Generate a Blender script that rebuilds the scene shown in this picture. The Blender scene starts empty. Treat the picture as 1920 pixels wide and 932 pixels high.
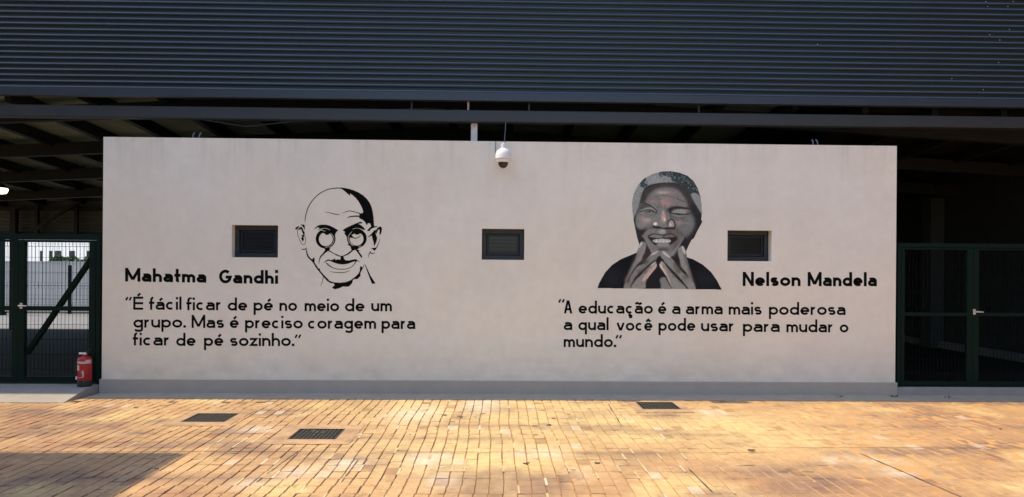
import bpy, bmesh, math, random
import numpy as np
from mathutils import Vector, Matrix
R = math.radians
random.seed(7); RNG = np.random.default_rng(11)
S = bpy.context.scene
COL = S.collection

# ---------------------------------------------------------------- camera
F, CX, CY = 1370.0, 960.0, 510.0          # focal length and optical axis, in photograph pixels
YAW, ROLL, HC, DC = 0.0224, 0.00744, 1.65, 9.887
cam = bpy.data.cameras.new('camera'); camo = bpy.data.objects.new('camera', cam); COL.objects.link(camo)
cam.sensor_width = 36.0; cam.lens = 36.0*F/1920.0; cam.shift_y = (CY-466.0)/1920.0
cam.clip_start = 0.05; cam.clip_end = 3000
camo.matrix_world = (Matrix.Translation((0, -DC, HC)) @ Matrix.Rotation(-YAW, 4, 'Z')
                     @ Matrix.Rotation(math.pi/2, 4, 'X') @ Matrix.Rotation(ROLL, 4, 'Z'))
S.camera = camo

# ---------------------------------------------------------------- sky, sun, exposure
SUND = Vector((0.53, -0.068, -1.0))        # direction the sunlight travels
elev = math.atan2(1.0, math.hypot(SUND.x, SUND.y)); azim = math.atan2(-SUND.x, -SUND.y)
W = bpy.data.worlds.new('World'); S.world = W; W.use_nodes = True
wn = W.node_tree.nodes; wl = W.node_tree.links
sky = wn.new('ShaderNodeTexSky'); sky.sky_type = 'NISHITA'; sky.sun_disc = False
sky.sun_elevation = elev; sky.sun_rotation = azim % (2*math.pi)
sky.air_density = 1.0; sky.dust_density = 1.0; sky.ozone_density = 1.0
bg = wn['Background']; wl.new(sky.outputs[0], bg.inputs[0]); bg.inputs[1].default_value = 0.15
sl = bpy.data.lights.new('sun', 'SUN'); so = bpy.data.objects.new('sun', sl); COL.objects.link(so)
sl.energy = 2.6; sl.angle = R(0.53); sl.color = (1.0, 0.82, 0.55)
so.rotation_euler = SUND.to_track_quat('-Z', 'Y').to_euler()
S.view_settings.view_transform = 'Standard'; S.view_settings.look = 'None'
S.view_settings.gamma = 1.0; S.view_settings.use_curve_mapping = False
S.view_settings.exposure = 1.12
S.cycles.max_bounces = 8; S.cycles.diffuse_bounces = 5

# ---------------------------------------------------------------- helpers
def ray(u, v):
    du, dv = u-CX, v-CY
    a = (du*math.cos(ROLL)+dv*math.sin(ROLL))/F; b = (-du*math.sin(ROLL)+dv*math.cos(ROLL))/F
    return (a*math.cos(YAW)+math.sin(YAW), -a*math.sin(YAW)+math.cos(YAW), -b)
def on_y(u, v, Y=0.0):                     # where the sight line meets the upright plane y = Y
    d = ray(u, v); t = (Y+DC)/d[1]; return Vector((d[0]*t, Y, HC+d[2]*t))
def on_z(u, v, Z=0.0):                     # where it meets the level z = Z
    d = ray(u, v); t = (Z-HC)/d[2]; return Vector((d[0]*t, -DC+d[1]*t, Z))
def lin(c): return tuple(((x/255)/12.92 if x/255 <= .04045 else ((x/255+.055)/1.055)**2.4) for x in c)

class MB:
    def __init__(s): s.v = []; s.f = []
    def quad(s, a, b, c, d):
        n = len(s.v); s.v += [tuple(a), tuple(b), tuple(c), tuple(d)]; s.f.append((n, n+1, n+2, n+3)); return s
    def box(s, x0, x1, y0, y1, z0, z1):
        n = len(s.v)
        s.v += [(x0,y0,z0),(x1,y0,z0),(x1,y1,z0),(x0,y1,z0),(x0,y0,z1),(x1,y0,z1),(x1,y1,z1),(x0,y1,z1)]
        s.f += [tuple(n+i for i in q) for q in ((0,3,2,1),(4,5,6,7),(0,1,5,4),(1,2,6,5),(2,3,7,6),(3,0,4,7))]
        return s
    def bar(s, p, q, w, h, up=(0,0,1)):    # square bar from p to q
        p, q = Vector(p), Vector(q); d = (q-p).normalized(); up = Vector(up)
        if abs(d.dot(up)) > .98: up = Vector((0,1,0))
        sd = d.cross(up).normalized()*w/2; u = sd.cross(d).normalized()*h/2
        n = len(s.v)
        for c in (p, q): s.v += [tuple(c-sd-u), tuple(c+sd-u), tuple(c+sd+u), tuple(c-sd+u)]
        s.f += [tuple(n+i for i in k) for k in ((3,2,1,0),(4,5,6,7),(0,1,5,4),(1,2,6,5),(2,3,7,6),(3,0,4,7))]
        return s
    def tube(s, pts, r, n=8, cap=True):
        pts = [Vector(p) for p in pts]; rs = r if isinstance(r, (list, tuple)) else [r]*len(pts)
        base = len(s.v); ref = Vector((.3,.8,.5)).normalized()
        for i, p in enumerate(pts):
            d = (pts[min(i+1,len(pts)-1)]-pts[max(i-1,0)]).normalized()
            a = d.cross(ref).normalized(); b = d.cross(a)
            for k in range(n):
                t = 2*math.pi*k/n; s.v.append(tuple(p+(a*math.cos(t)+b*math.sin(t))*rs[i]))
        for i in range(len(pts)-1):
            for k in range(n):
                k2 = (k+1) % n; s.f.append((base+i*n+k, base+i*n+k2, base+(i+1)*n+k2, base+(i+1)*n+k))
        if cap:
            s.f.append(tuple(base+k for k in range(n))[::-1]); e = base+(len(pts)-1)*n; s.f.append(tuple(e+k for k in range(n)))
        return s
    def lathe(s, c, prof, n=28):           # prof: (radius, z)
        base = len(s.v)
        for r, z in prof:
            for k in range(n):
                t = 2*math.pi*k/n; s.v.append((c[0]+r*math.cos(t), c[1]+r*math.sin(t), c[2]+z))
        for i in range(len(prof)-1):
            for k in range(n):
                k2 = (k+1) % n; s.f.append((base+i*n+k, base+i*n+k2, base+(i+1)*n+k2, base+(i+1)*n+k))
        s.f.append(tuple(base+k for k in range(n))[::-1]); e = base+(len(prof)-1)*n; s.f.append(tuple(e+k for k in range(n)))
        return s
    def build(s, name, mat, parent=None, smooth=False, bevel=0, loc=None):
        me = bpy.data.meshes.new(name); me.from_pydata(s.v, [], s.f); me.update()
        o = bpy.data.objects.new(name, me); COL.objects.link(o)
        if mat: me.materials.append(mat)
        if smooth:
            me.polygons.foreach_set('use_smooth', [True]*len(me.polygons))
            try: me.set_sharp_from_angle(angle=R(38))
            except Exception: pass
        if bevel:
            b = o.modifiers.new('bevel', 'BEVEL'); b.width = bevel; b.segments = 2; b.limit_method = 'ANGLE'
        if parent:
            o.parent = parent; o.matrix_parent_inverse = Matrix.Translation(-parent_world(parent))
        return o
def parent_world(o):                       # parts are written in world coordinates; only the root has an offset
    return Vector((0,0,0)) if o.parent or o.type == 'MESH' else Vector(o.location)
def thing(name, label, cat, loc=(0,0,0), group=None):
    o = bpy.data.objects.new(name, None); COL.objects.link(o); o.location = loc; o.empty_display_size = .1
    o['label'] = label; o['category'] = cat
    if group: o['group'] = group
    return o
def tag(o, label, cat, group=None):
    o['label'] = label; o['category'] = cat
    if group: o['group'] = group
    return o
def struct(o, kind='structure'): o['kind'] = kind; return o

def dup(root, d, label):
    r = root.copy(); COL.objects.link(r); r.location = Vector(root.location)+Vector(d); r['label'] = label
    for ch in list(root.children):
        c = ch.copy(); COL.objects.link(c); c.parent = r
        for g in list(ch.children):
            e = g.copy(); COL.objects.link(e); e.parent = c
    return r

# ---------------------------------------------------------------- materials
def mat(name, col, rough=.6, metal=0, noise=None, bump=0, bscale=40, spec=.5, streak=0, coat=0):
    m = bpy.data.materials.new(name); m.use_nodes = True; nt = m.node_tree; n = nt.nodes; b = n['Principled BSDF']
    b.inputs['Base Color'].default_value = (*col, 1); b.inputs['Roughness'].default_value = rough
    b.inputs['Metallic'].default_value = metal; b.inputs['Specular IOR Level'].default_value = spec
    tc = n.new('ShaderNodeTexCoord')
    last = None
    if noise:
        sc, amt = noise
        t = n.new('ShaderNodeTexNoise'); t.inputs['Scale'].default_value = sc; t.inputs['Detail'].default_value = 6; t.inputs['Roughness'].default_value = .62
        nt.links.new(tc.outputs['Object'], t.inputs['Vector'])
        r = n.new('ShaderNodeMapRange'); r.inputs[1].default_value = .25; r.inputs[2].default_value = .75
        r.inputs[3].default_value = 1-amt; r.inputs[4].default_value = 1+amt
        nt.links.new(t.outputs['Fac'], r.inputs[0])
        mx = n.new('ShaderNodeMix'); mx.data_type = 'RGBA'; mx.blend_type = 'MULTIPLY'; mx.inputs[0].default_value = 1
        mx.inputs[6].default_value = (*col, 1); nt.links.new(r.outputs[0], mx.inputs[7]); last = mx.outputs[2]
        nt.links.new(last, b.inputs['Base Color'])
        r2 = n.new('ShaderNodeMapRange'); r2.inputs[3].default_value = max(0, rough-.12); r2.inputs[4].default_value = min(1, rough+.12)
        nt.links.new(t.outputs['Fac'], r2.inputs[0]); nt.links.new(r2.outputs[0], b.inputs['Roughness'])
    if bump:
        t = n.new('ShaderNodeTexNoise'); t.inputs['Scale'].default_value = bscale; t.inputs['Detail'].default_value = 5
        nt.links.new(tc.outputs['Object'], t.inputs['Vector'])
        bp = n.new('ShaderNodeBump'); bp.inputs['Strength'].default_value = bump; bp.inputs['Distance'].default_value = .01
        nt.links.new(t.outputs['Fac'], bp.inputs['Height']); nt.links.new(bp.outputs[0], b.inputs['Normal'])
    return m

def attr_mat(name, rough=.85, noise=(18, .22), bump=.25, bscale=90):
    m = mat(name, (1,1,1), rough, 0, None, bump, bscale); nt = m.node_tree; n = nt.nodes; b = n['Principled BSDF']
    a = n.new('ShaderNodeAttribute'); a.attribute_name = 'paint'
    out = a.outputs['Color']
    if noise:
        tc = n.new('ShaderNodeTexCoord')
        t = n.new('ShaderNodeTexNoise'); t.inputs['Scale'].default_value = noise[0]; t.inputs['Detail'].default_value = 8; t.inputs['Roughness'].default_value = .65
        nt.links.new(tc.outputs['Object'], t.inputs['Vector'])
        r = n.new('ShaderNodeMapRange'); r.inputs[1].default_value = .3; r.inputs[2].default_value = .7
        r.inputs[3].default_value = 1-noise[1]; r.inputs[4].default_value = 1+noise[1]; nt.links.new(t.outputs['Fac'], r.inputs[0])
        mx = n.new('ShaderNodeMix'); mx.data_type = 'RGBA'; mx.blend_type = 'MULTIPLY'; mx.inputs[0].default_value = 1
        nt.links.new(out, mx.inputs[6]); nt.links.new(r.outputs[0], mx.inputs[7]); out = mx.outputs[2]
    nt.links.new(out, b.inputs['Base Color'])
    return m

WALLC = (.785, .766, .668)
def plaster():
    m = mat('plaster', WALLC, .9, 0, None, .18, 160); nt = m.node_tree; n = nt.nodes; b = n['Principled BSDF']; L = nt.links.new
    tc = n.new('ShaderNodeTexCoord')
    def noise(scale, vec_scale, detail=5):
        mp = n.new('ShaderNodeMapping'); mp.inputs['Scale'].default_value = vec_scale; L(tc.outputs['Object'], mp.inputs['Vector'])
        t = n.new('ShaderNodeTexNoise'); t.inputs['Scale'].default_value = scale; t.inputs['Detail'].default_value = detail; t.inputs['Roughness'].default_value = .6
        L(mp.outputs[0], t.inputs['Vector']); return t.outputs['Fac']
    def rng(x, a, bb, c, d):
        r = n.new('ShaderNodeMapRange'); r.inputs[1].default_value = a; r.inputs[2].default_value = bb; r.inputs[3].default_value = c; r.inputs[4].default_value = d
        L(x, r.inputs[0]); return r.outputs[0]
    def mul(a, bb):
        k = n.new('ShaderNodeMath'); k.operation = 'MULTIPLY'; L(a, k.inputs[0]); L(bb, k.inputs[1]); return k.outputs[0]
    big = rng(noise(.9, (1,1,1)), .3, .7, .95, 1.05)
    mott = rng(noise(7, (1,1,1)), .3, .7, .965, 1.035)
    streak = rng(noise(3.2, (1,1,.10), 7), .45, .75, 1.0, .935)          # rain streaks running down
    sep = n.new('ShaderNodeSeparateXYZ'); L(tc.outputs['Object'], sep.inputs[0])
    top = rng(sep.outputs['Z'], 1.6, 3.45, 0, 1)                          # streaks are strongest below the coping
    one = n.new('ShaderNodeMix'); one.data_type = 'FLOAT'; L(top, one.inputs[0]); one.inputs[2].default_value = 1; L(streak, one.inputs[3])
    low = rng(sep.outputs['Z'], .18, .75, 1, 0)
    lowm = n.new('ShaderNodeMix'); lowm.data_type = 'FLOAT'; L(low, lowm.inputs[0]); lowm.inputs[2].default_value = 1; L(rng(noise(3.5, (1,1,1.6), 8), .35, .7, .97, .80), lowm.inputs[3])
    drip = n.new('ShaderNodeMix'); drip.data_type = 'FLOAT'; L(rng(sep.outputs['Z'], 2.9, 3.42, 0, 1), drip.inputs[0]); drip.inputs[2].default_value = 1; L(rng(noise(9, (1,1,.05), 6), .52, .72, 1, .86), drip.inputs[3])
    f = mul(mul(mul(big, mott), one.outputs[0]), mul(lowm.outputs[0], drip.outputs[0]))
    tint = n.new('ShaderNodeMix'); tint.data_type = 'RGBA'; L(rng(noise(.55, (1,1,1), 3), .35, .65, 0, 1), tint.inputs[0])
    tint.inputs[6].default_value = (WALLC[0]*1.0, WALLC[1]*1.0, WALLC[2]*1.03, 1); tint.inputs[7].default_value = (WALLC[0]*1.02, WALLC[1]*.985, WALLC[2]*.96, 1)
    mx = n.new('ShaderNodeMix'); mx.data_type = 'RGBA'; mx.blend_type = 'MULTIPLY'; mx.inputs[0].default_value = 1
    L(tint.outputs[2], mx.inputs[6]); L(f, mx.inputs[7]); L(mx.outputs[2], b.inputs['Base Color'])
    return m

M = dict(
    plaster=plaster(),
    plinth=mat('plinth_paint', (.41,.375,.325), .75, 0, (5,.07), .15, 120),
    black=mat('black_paint', (.005,.006,.006), .85, spec=.06),
    clad=mat('dark_cladding', (.012,.023,.029), .38, 0, (1.3,.10), 0, spec=.3), skylit=mat('skylit_ribs', (.060,.086,.110), .5, 0, (1.1,.18), 0),  # second cladding colour is lightened to paint skylight on the rib slopes
    cladtrim=mat('cladding_trim', (.024,.037,.052), .42, 0, (3,.12)),
    beam=mat('beam_paint', (.024,.031,.036), .5, 0, (3,.15)),
    steel=mat('dark_steel', (.012,.014,.012), .6, 0, (4,.2), spec=.25),
    roofin=mat('roof_sheet', (.21,.26,.185), .55, 0, (2,.2)), roofshade=mat('shaded_roof_sheet', (.010,.011,.010), .8, 0, (2,.2), spec=.05),
    backclad=mat('back_cladding', (.060,.062,.05), .6, 0, (2,.2)),
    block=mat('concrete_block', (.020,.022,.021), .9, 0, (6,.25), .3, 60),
    green=mat('green_paint', (.004,.015,.011), .6, 0, (4,.15), spec=.1),
    wire=mat('green_wire', (.004,.009,.007), .7, spec=.06),
    fencewire=mat('grey_wire', (.10,.11,.11), .5),
    concrete=mat('concrete', (.36,.32,.255), .9, 0, (5,.16), .3, 90),
    concrete2=mat('ramp_concrete', (.30,.285,.265), .9, 0, (4,.12), .25, 90),
    floor=mat('shed_floor', (.028,.024,.017), .95, 0, (1.2,.3), .2, 40, spec=.05), floorshade=mat('shaded_floor', (.018,.017,.015), .95, 0, (1.2,.3), .2, 40, spec=.05), pier=mat('grey_pier', (.035,.037,.036), .9, 0, (3,.2)), kerb=mat('kerb_concrete', (.13,.125,.11), .9, 0, (5,.2)),
    alum=mat('aluminium', (.70,.70,.70), .35, .6),
    frame=mat('window_frame', (.020,.027,.031), .42, 0, (6,.1), spec=.35),
    frame2=mat('window_sash', (.009,.013,.017), .4, spec=.3),
    white=mat('white_plastic', (.80,.79,.77), .4, 0, (9,.05)),
    whitepaint=mat('white_paint', (.62,.61,.60), .6, 0, (9,.14)),
    smoke=mat('smoked_dome', (.012,.012,.013), .08, spec=.6),
    galv=mat('pale_edge_standin', (.15,.18,.20), .5, .2, (12,.2)),
    rubber=mat('rubber', (.010,.010,.011), .6),
    red=mat('red_paint', (.34,.008,.016), .36, 0, (6,.1)),
    label=mat('white_label', (.46,.44,.43), .6, 0, (20,.1)),
    iron=mat('cast_iron', (.035,.036,.032), .6, .2, (14,.3)),
    pit=mat('drain_pit', (.012,.011,.010), .95),
    mortar=mat('drain_mortar', (.37,.245,.145), .92, 0, (4,.42), .35, 70),
    ground=mat('yard_ground', (.34,.235,.15), .95, 0, (.6,.25), .3, 30),
    earth=mat('pale_ground', (.15,.15,.15), .95, 0, (.5,.2), .2, 30),
    wallgrey=mat('boundary_paint', (.64,.58,.51), .9, 0, (1.5,.08), .1, 60),
    wallwhite=mat('white_render', (.80,.80,.79), .9, 0, (1.2,.05)),
    dark=mat('dark_opening', (.010,.010,.009), .6, spec=.15),
    leaf=mat('leaf', (.055,.11,.03), .6, 0, (8,.5)),
    dry=mat('dry_leaf', (.05,.04,.02), .8),
    bark=mat('bark', (.10,.075,.05), .9, 0, (10,.3)),
)
gl = mat('window_glass', (.008,.012,.015), .12, spec=.3); M['glass'] = gl
lampm = mat('lamp_glow', (.9,.9,.85), .5); lampm.node_tree.nodes['Principled BSDF'].inputs['Emission Color'].default_value = (1,.88,.60,1)
lampm.node_tree.nodes['Principled BSDF'].inputs['Emission Strength'].default_value = 1.5
M['lamp'] = lampm

def vnoise(x, y, seed=0):                  # smooth value noise
    r = np.random.default_rng(seed).random((64,64))
    xi = np.floor(x).astype(int); yi = np.floor(y).astype(int); fx = x-xi; fy = y-yi
    fx = fx*fx*(3-2*fx); fy = fy*fy*(3-2*fy)
    g = lambda a, b: r[a % 64, b % 64]
    return (g(xi,yi)*(1-fx)+g(xi+1,yi)*fx)*(1-fy)+(g(xi,yi+1)*(1-fx)+g(xi+1,yi+1)*fx)*fy
def fbm(x, y, seed=0, o=4):
    t = 0; a = .5
    for k in range(o): t = t+a*vnoise(x*2**k+k*7.3, y*2**k+k*3.1, seed+k); a *= .5
    return t/(1-.5**o)

def sheet(xs, ys, holes, fn):              # flat grid with rectangular holes, fn(x, y) -> point
    b = MB(); xs = sorted(set(xs)); ys = sorted(set(ys))
    for i in range(len(xs)-1):
        for j in range(len(ys)-1):
            mx, my = (xs[i]+xs[i+1])/2, (ys[j]+ys[j+1])/2
            if any(h[0] < mx < h[1] and h[2] < my < h[3] for h in holes): continue
            b.quad(fn(xs[i],ys[j]), fn(xs[i+1],ys[j]), fn(xs[i+1],ys[j+1]), fn(xs[i],ys[j+1]))
    return b

# ================================================================ GROUND
WX0, WX1, WT, WP = -5.254, 5.481, 3.416, 0.178      # mural wall: ends, top, plinth top
struct(MB().quad((-600,-600,-.06),(600,-600,-.06),(600,600,-.06),(-600,600,-.06)).build('ground', M['ground']))
struct(MB().quad((-80,9.2,-.03),(80,9.2,-.03),(80,120,-.03),(-80,120,-.03)).build('rear_yard', M['earth']))
GR = []                                             # drain positions: centre and half sizes, from the photograph
for q in (((375,777.5),(441,777.5),(342,790),(421,790)), ((567,803),(651,803),(534,826.5),(624,826.5)), ((1195.6,755.3),(1260,756.2),(1206,766.4),(1273,767))):
    P = [on_z(*p) for p in q]
    x0 = (P[0].x+P[2].x)/2; x1 = (P[1].x+P[3].x)/2; y1 = (P[0].y+P[1].y)/2; y0 = (P[2].y+P[3].y)/2
    cx, cy = (x0+x1)/2, (y0+y1)/2; GR.append((cx, cy, .235, .235))
holes = [(g[0]-g[2], g[0]+g[2], g[1]-g[3], g[1]+g[3]) for g in GR]
PX0, PX1, PY0, PY1 = -11.0, 11.0, -9.6, -.45
xs = [PX0, PX1]+[h[0] for h in holes]+[h[1] for h in holes]; ys = [PY0, PY1]+[h[2] for h in holes]+[h[3] for h in holes]
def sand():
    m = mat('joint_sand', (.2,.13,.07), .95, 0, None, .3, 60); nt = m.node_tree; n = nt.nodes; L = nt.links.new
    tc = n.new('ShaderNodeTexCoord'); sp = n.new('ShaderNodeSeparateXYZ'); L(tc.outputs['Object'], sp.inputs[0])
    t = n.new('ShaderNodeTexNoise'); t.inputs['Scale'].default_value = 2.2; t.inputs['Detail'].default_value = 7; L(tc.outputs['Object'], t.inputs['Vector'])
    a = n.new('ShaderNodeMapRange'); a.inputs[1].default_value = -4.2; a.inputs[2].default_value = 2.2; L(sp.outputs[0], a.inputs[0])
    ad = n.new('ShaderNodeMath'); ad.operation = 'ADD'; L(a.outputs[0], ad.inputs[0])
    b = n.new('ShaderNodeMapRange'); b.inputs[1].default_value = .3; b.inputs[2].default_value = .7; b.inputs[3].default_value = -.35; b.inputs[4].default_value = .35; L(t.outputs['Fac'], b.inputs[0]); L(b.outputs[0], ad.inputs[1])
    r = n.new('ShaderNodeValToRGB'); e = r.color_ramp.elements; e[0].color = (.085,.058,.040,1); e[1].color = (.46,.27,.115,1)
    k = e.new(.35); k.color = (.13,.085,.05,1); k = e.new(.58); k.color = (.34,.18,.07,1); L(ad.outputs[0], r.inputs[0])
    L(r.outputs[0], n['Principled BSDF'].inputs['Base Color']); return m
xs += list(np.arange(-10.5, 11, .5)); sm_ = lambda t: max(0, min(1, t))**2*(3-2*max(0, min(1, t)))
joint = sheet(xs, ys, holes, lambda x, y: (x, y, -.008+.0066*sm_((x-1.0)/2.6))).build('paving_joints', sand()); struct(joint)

def paving():
    bw, bl, jt, jl = .1085, .200, .0080, .0032
    V = []; Fc = []; C = []; BR = []
    def blob(pu, pv, ru, rv):                      # a patch given in the photograph -> centre and radii on the ground
        c = on_z(pu, pv); a = on_z(pu+ru, pv); b = on_z(pu, pv-rv); e = on_z(pu, min(pv+rv, 1000))
        return c.x, c.y, abs(a.x-c.x), abs(b.y-e.y)/2
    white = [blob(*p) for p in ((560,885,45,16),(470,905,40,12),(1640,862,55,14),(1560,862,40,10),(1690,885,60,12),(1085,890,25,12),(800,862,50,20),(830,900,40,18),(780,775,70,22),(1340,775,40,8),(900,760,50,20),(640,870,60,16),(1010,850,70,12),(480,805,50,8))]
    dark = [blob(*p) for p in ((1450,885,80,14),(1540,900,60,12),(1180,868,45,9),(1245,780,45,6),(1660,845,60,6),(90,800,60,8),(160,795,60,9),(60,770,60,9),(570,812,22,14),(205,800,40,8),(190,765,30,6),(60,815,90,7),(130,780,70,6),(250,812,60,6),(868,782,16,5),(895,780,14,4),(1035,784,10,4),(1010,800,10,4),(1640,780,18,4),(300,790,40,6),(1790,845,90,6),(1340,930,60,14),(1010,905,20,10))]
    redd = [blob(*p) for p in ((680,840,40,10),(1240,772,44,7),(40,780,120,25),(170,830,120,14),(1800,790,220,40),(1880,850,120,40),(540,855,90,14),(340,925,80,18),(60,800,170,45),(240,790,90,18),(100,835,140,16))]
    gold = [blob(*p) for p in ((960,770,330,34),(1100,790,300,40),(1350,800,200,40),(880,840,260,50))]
    def inb(x, y, bl_, p=2.0):
        t = 0
        for c in bl_:
            d = ((x-c[0])/c[2])**2+((y-c[1])/c[3])**2; t = max(t, math.exp(-d*p))
        return t
    nx = int((PX1-PX0)/bw)+1
    for i in range(nx):
        cx0 = PX0+(i+.5)*bw
        coff = (.5*bl if random.random() < .08 else 0)+random.uniform(-.005,.005)
        ny = int((PY1-PY0)/bl)+2
        for j in range(ny):
            cy = PY1-(j+.5)*bl-coff*(0 if j == 0 else 1)
            if cy < PY0: continue
            wob = .010*math.sin(cy*1.7+1.3)+.006*math.sin(cy*4.1+cx0*.7)+random.gauss(0,.0014)
            cx = cx0+wob
            if any(h[0]-.056 < cx < h[1]+.056 and h[2]-.102 < cy < h[3]+.102 for h in holes): continue
            yb, yt = cy-bl/2+jl/2, cy+bl/2-jl/2
            if j == 0: yt = PY1-.002
            n1 = .5
            n3 = random.random(); flag = random.random()
            z = random.gauss(0,.0012); tx = random.gauss(0,.0010); ty = random.gauss(0,.0012)
            x0, x1 = cx-bw/2+jt/2, cx+bw/2-jt/2; ch = .004
            k = len(V)
            for (ax, ay, dz) in ((x0,yb,-.012),(x1,yb,-.012),(x1,yt,-.012),(x0,yt,-.012)): V.append((ax,ay,dz+z))
            for (ax, ay, s1, s2) in ((x0+ch,yb+ch,-1,-1),(x1-ch,yb+ch,1,-1),(x1-ch,yt-ch,1,1),(x0+ch,yt-ch,-1,1)): V.append((ax,ay,z+s1*tx+s2*ty))
            for (ax, ay, s1, s2) in ((x0,yb,-1,-1),(x1,yb,1,-1),(x1,yt,1,1),(x0,yt,-1,1)): V.append((ax,ay,z-ch+s1*tx+s2*ty))
            Fc.append((k+4,k+5,k+6,k+7))
            for a in range(4):
                b2 = (a+1) % 4; Fc.append((k+8+a,k+8+b2,k+4+b2,k+4+a)); Fc.append((k+a,k+b2,k+8+b2,k+8+a))
            BR.append((k, n3, flag, random.random())); C += [(0,0,0)]*12
            pm = .06 if -3.6 < cx < 2.2 else 0
            if cy > -4 and cy < -2: pm *= 1.5
            if random.random() < pm*(.3+1.4*n1):       # joint packed with pale mortar
                k = len(V); w0 = random.uniform(.010,.020); pc = np.array(random.choice(((.52,.45,.34),(.50,.37,.20),(.56,.43,.24))))
                for ax, ay in ((x1-.002,yb-.004),(x1+w0,yb-.004),(x1+w0,yt+.004),(x1-.002,yt+.004)): V.append((ax,ay,.0022)); C.append(tuple(pc))
                Fc.append((k,k+1,k+2,k+3))
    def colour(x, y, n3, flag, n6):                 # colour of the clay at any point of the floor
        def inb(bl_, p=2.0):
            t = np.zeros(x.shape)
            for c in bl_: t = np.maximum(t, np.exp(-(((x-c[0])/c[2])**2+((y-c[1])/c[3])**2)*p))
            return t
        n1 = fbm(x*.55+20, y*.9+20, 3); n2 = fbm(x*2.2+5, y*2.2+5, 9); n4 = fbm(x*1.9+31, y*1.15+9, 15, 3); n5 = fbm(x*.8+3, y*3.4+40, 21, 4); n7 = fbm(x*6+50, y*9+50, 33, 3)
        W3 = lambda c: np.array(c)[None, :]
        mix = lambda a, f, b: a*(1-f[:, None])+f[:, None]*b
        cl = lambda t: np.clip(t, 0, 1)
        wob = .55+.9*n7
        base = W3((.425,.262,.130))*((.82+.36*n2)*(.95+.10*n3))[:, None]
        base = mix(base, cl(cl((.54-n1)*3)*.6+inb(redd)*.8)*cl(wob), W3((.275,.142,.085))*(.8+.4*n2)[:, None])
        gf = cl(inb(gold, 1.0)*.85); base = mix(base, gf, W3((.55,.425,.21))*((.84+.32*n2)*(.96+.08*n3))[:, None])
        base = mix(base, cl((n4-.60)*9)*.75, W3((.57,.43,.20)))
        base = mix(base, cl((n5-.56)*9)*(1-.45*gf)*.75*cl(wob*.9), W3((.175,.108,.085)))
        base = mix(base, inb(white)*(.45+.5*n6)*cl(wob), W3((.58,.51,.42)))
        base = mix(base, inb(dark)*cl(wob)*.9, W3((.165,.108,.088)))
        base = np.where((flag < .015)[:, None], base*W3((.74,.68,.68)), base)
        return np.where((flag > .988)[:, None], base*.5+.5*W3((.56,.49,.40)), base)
    ii = np.array([b[0] for b in BR]); idx = (ii[:, None]+np.arange(12)[None, :]).ravel(); par = np.repeat(np.array([b[1:] for b in BR]), 12, 0)
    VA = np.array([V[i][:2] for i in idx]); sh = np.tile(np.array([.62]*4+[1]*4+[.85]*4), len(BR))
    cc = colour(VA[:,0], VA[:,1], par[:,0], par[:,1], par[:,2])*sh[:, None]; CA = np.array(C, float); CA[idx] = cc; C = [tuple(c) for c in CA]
    rs = random.Random(3)
    def strip(p, q, w, c):                          # open joint: ragged dark line between two points of the floor
        n = 14; p = Vector(p); q = Vector(q); d = (q-p).normalized(); t = Vector((-d.y, d.x)); k = len(V)
        for i in range(n+1):
            m0 = p+(q-p)*(i/n)+t*rs.uniform(-.0025,.0025); ww = w*rs.uniform(.45,1.1)*(.3 if i in (0,n) else 1)
            for sg in (-1,1): V.append((m0.x+t.x*ww*sg/2, m0.y+t.y*ww*sg/2, .0030)); C.append(c)
        for i in range(n): Fc.append((k+2*i,k+2*i+1,k+2*i+3,k+2*i+2))
    for (u0,v0,u1,v1,w) in ((1612,850,1815,938,.016),(1290,878,1336,924,.014),(1140,757,1166,800,.014),(480,905,560,845,.010),(640,905,672,862,.012)):
        p, q = on_z(u0,v0), on_z(u1,v1); strip((p.x,p.y), (q.x,q.y), w, (.055,.040,.034))
    yl = on_z(900,848).y; strip((-5.2,yl), (-1.2,yl), .012, (.085,.055,.036)); strip((-1.2,yl+.001), (2.6,yl), .009, (.16,.095,.05)); strip((2.4,yl+.2), (6,yl+.2), .010, (.20,.12,.07))
    for (u,v,r) in ((833,779,.055),(862,781,.06),(848,791,.035),(905,776,.04),(893,783,.03),(1038,785,.035),(1066,777,.03),(1030,797,.05),(1002,799,.03),(1005,816,.035),(818,800,.025),(1075,882,.03),(1120,868,.04),(988,869,.035),(770,815,.02),(1165,778,.025)):
        c0 = on_z(u,v); k = len(V); n = 11; V.append((c0.x,c0.y,.0033)); cc = rs.choice(((.10,.07,.055),(.14,.095,.07),(.07,.05,.045))); C.append(cc)
        for i in range(n): t = 6.283*i/n; rr_ = r*rs.uniform(.25,1.15); V.append((c0.x+rr_*math.cos(t)*1.0, c0.y+rr_*math.sin(t)*.9, .0033)); C.append(cc)
        for i in range(n): Fc.append((k,k+1+i,k+1+(i+1)%n))
    me = bpy.data.meshes.new('paving'); me.from_pydata(V, [], Fc); me.update()
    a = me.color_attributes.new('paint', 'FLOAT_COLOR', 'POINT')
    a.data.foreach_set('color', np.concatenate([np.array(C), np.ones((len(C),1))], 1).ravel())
    o = bpy.data.objects.new('paving', me); COL.objects.link(o)
    m = attr_mat('brick_paving', .82, (9,.20), .35, 55); nt = m.node_tree; n = nt.nodes; L = nt.links.new; b = n['Principled BSDF']
    src = b.inputs['Base Color'].links[0].from_socket; tc = n.new('ShaderNodeTexCoord')
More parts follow.
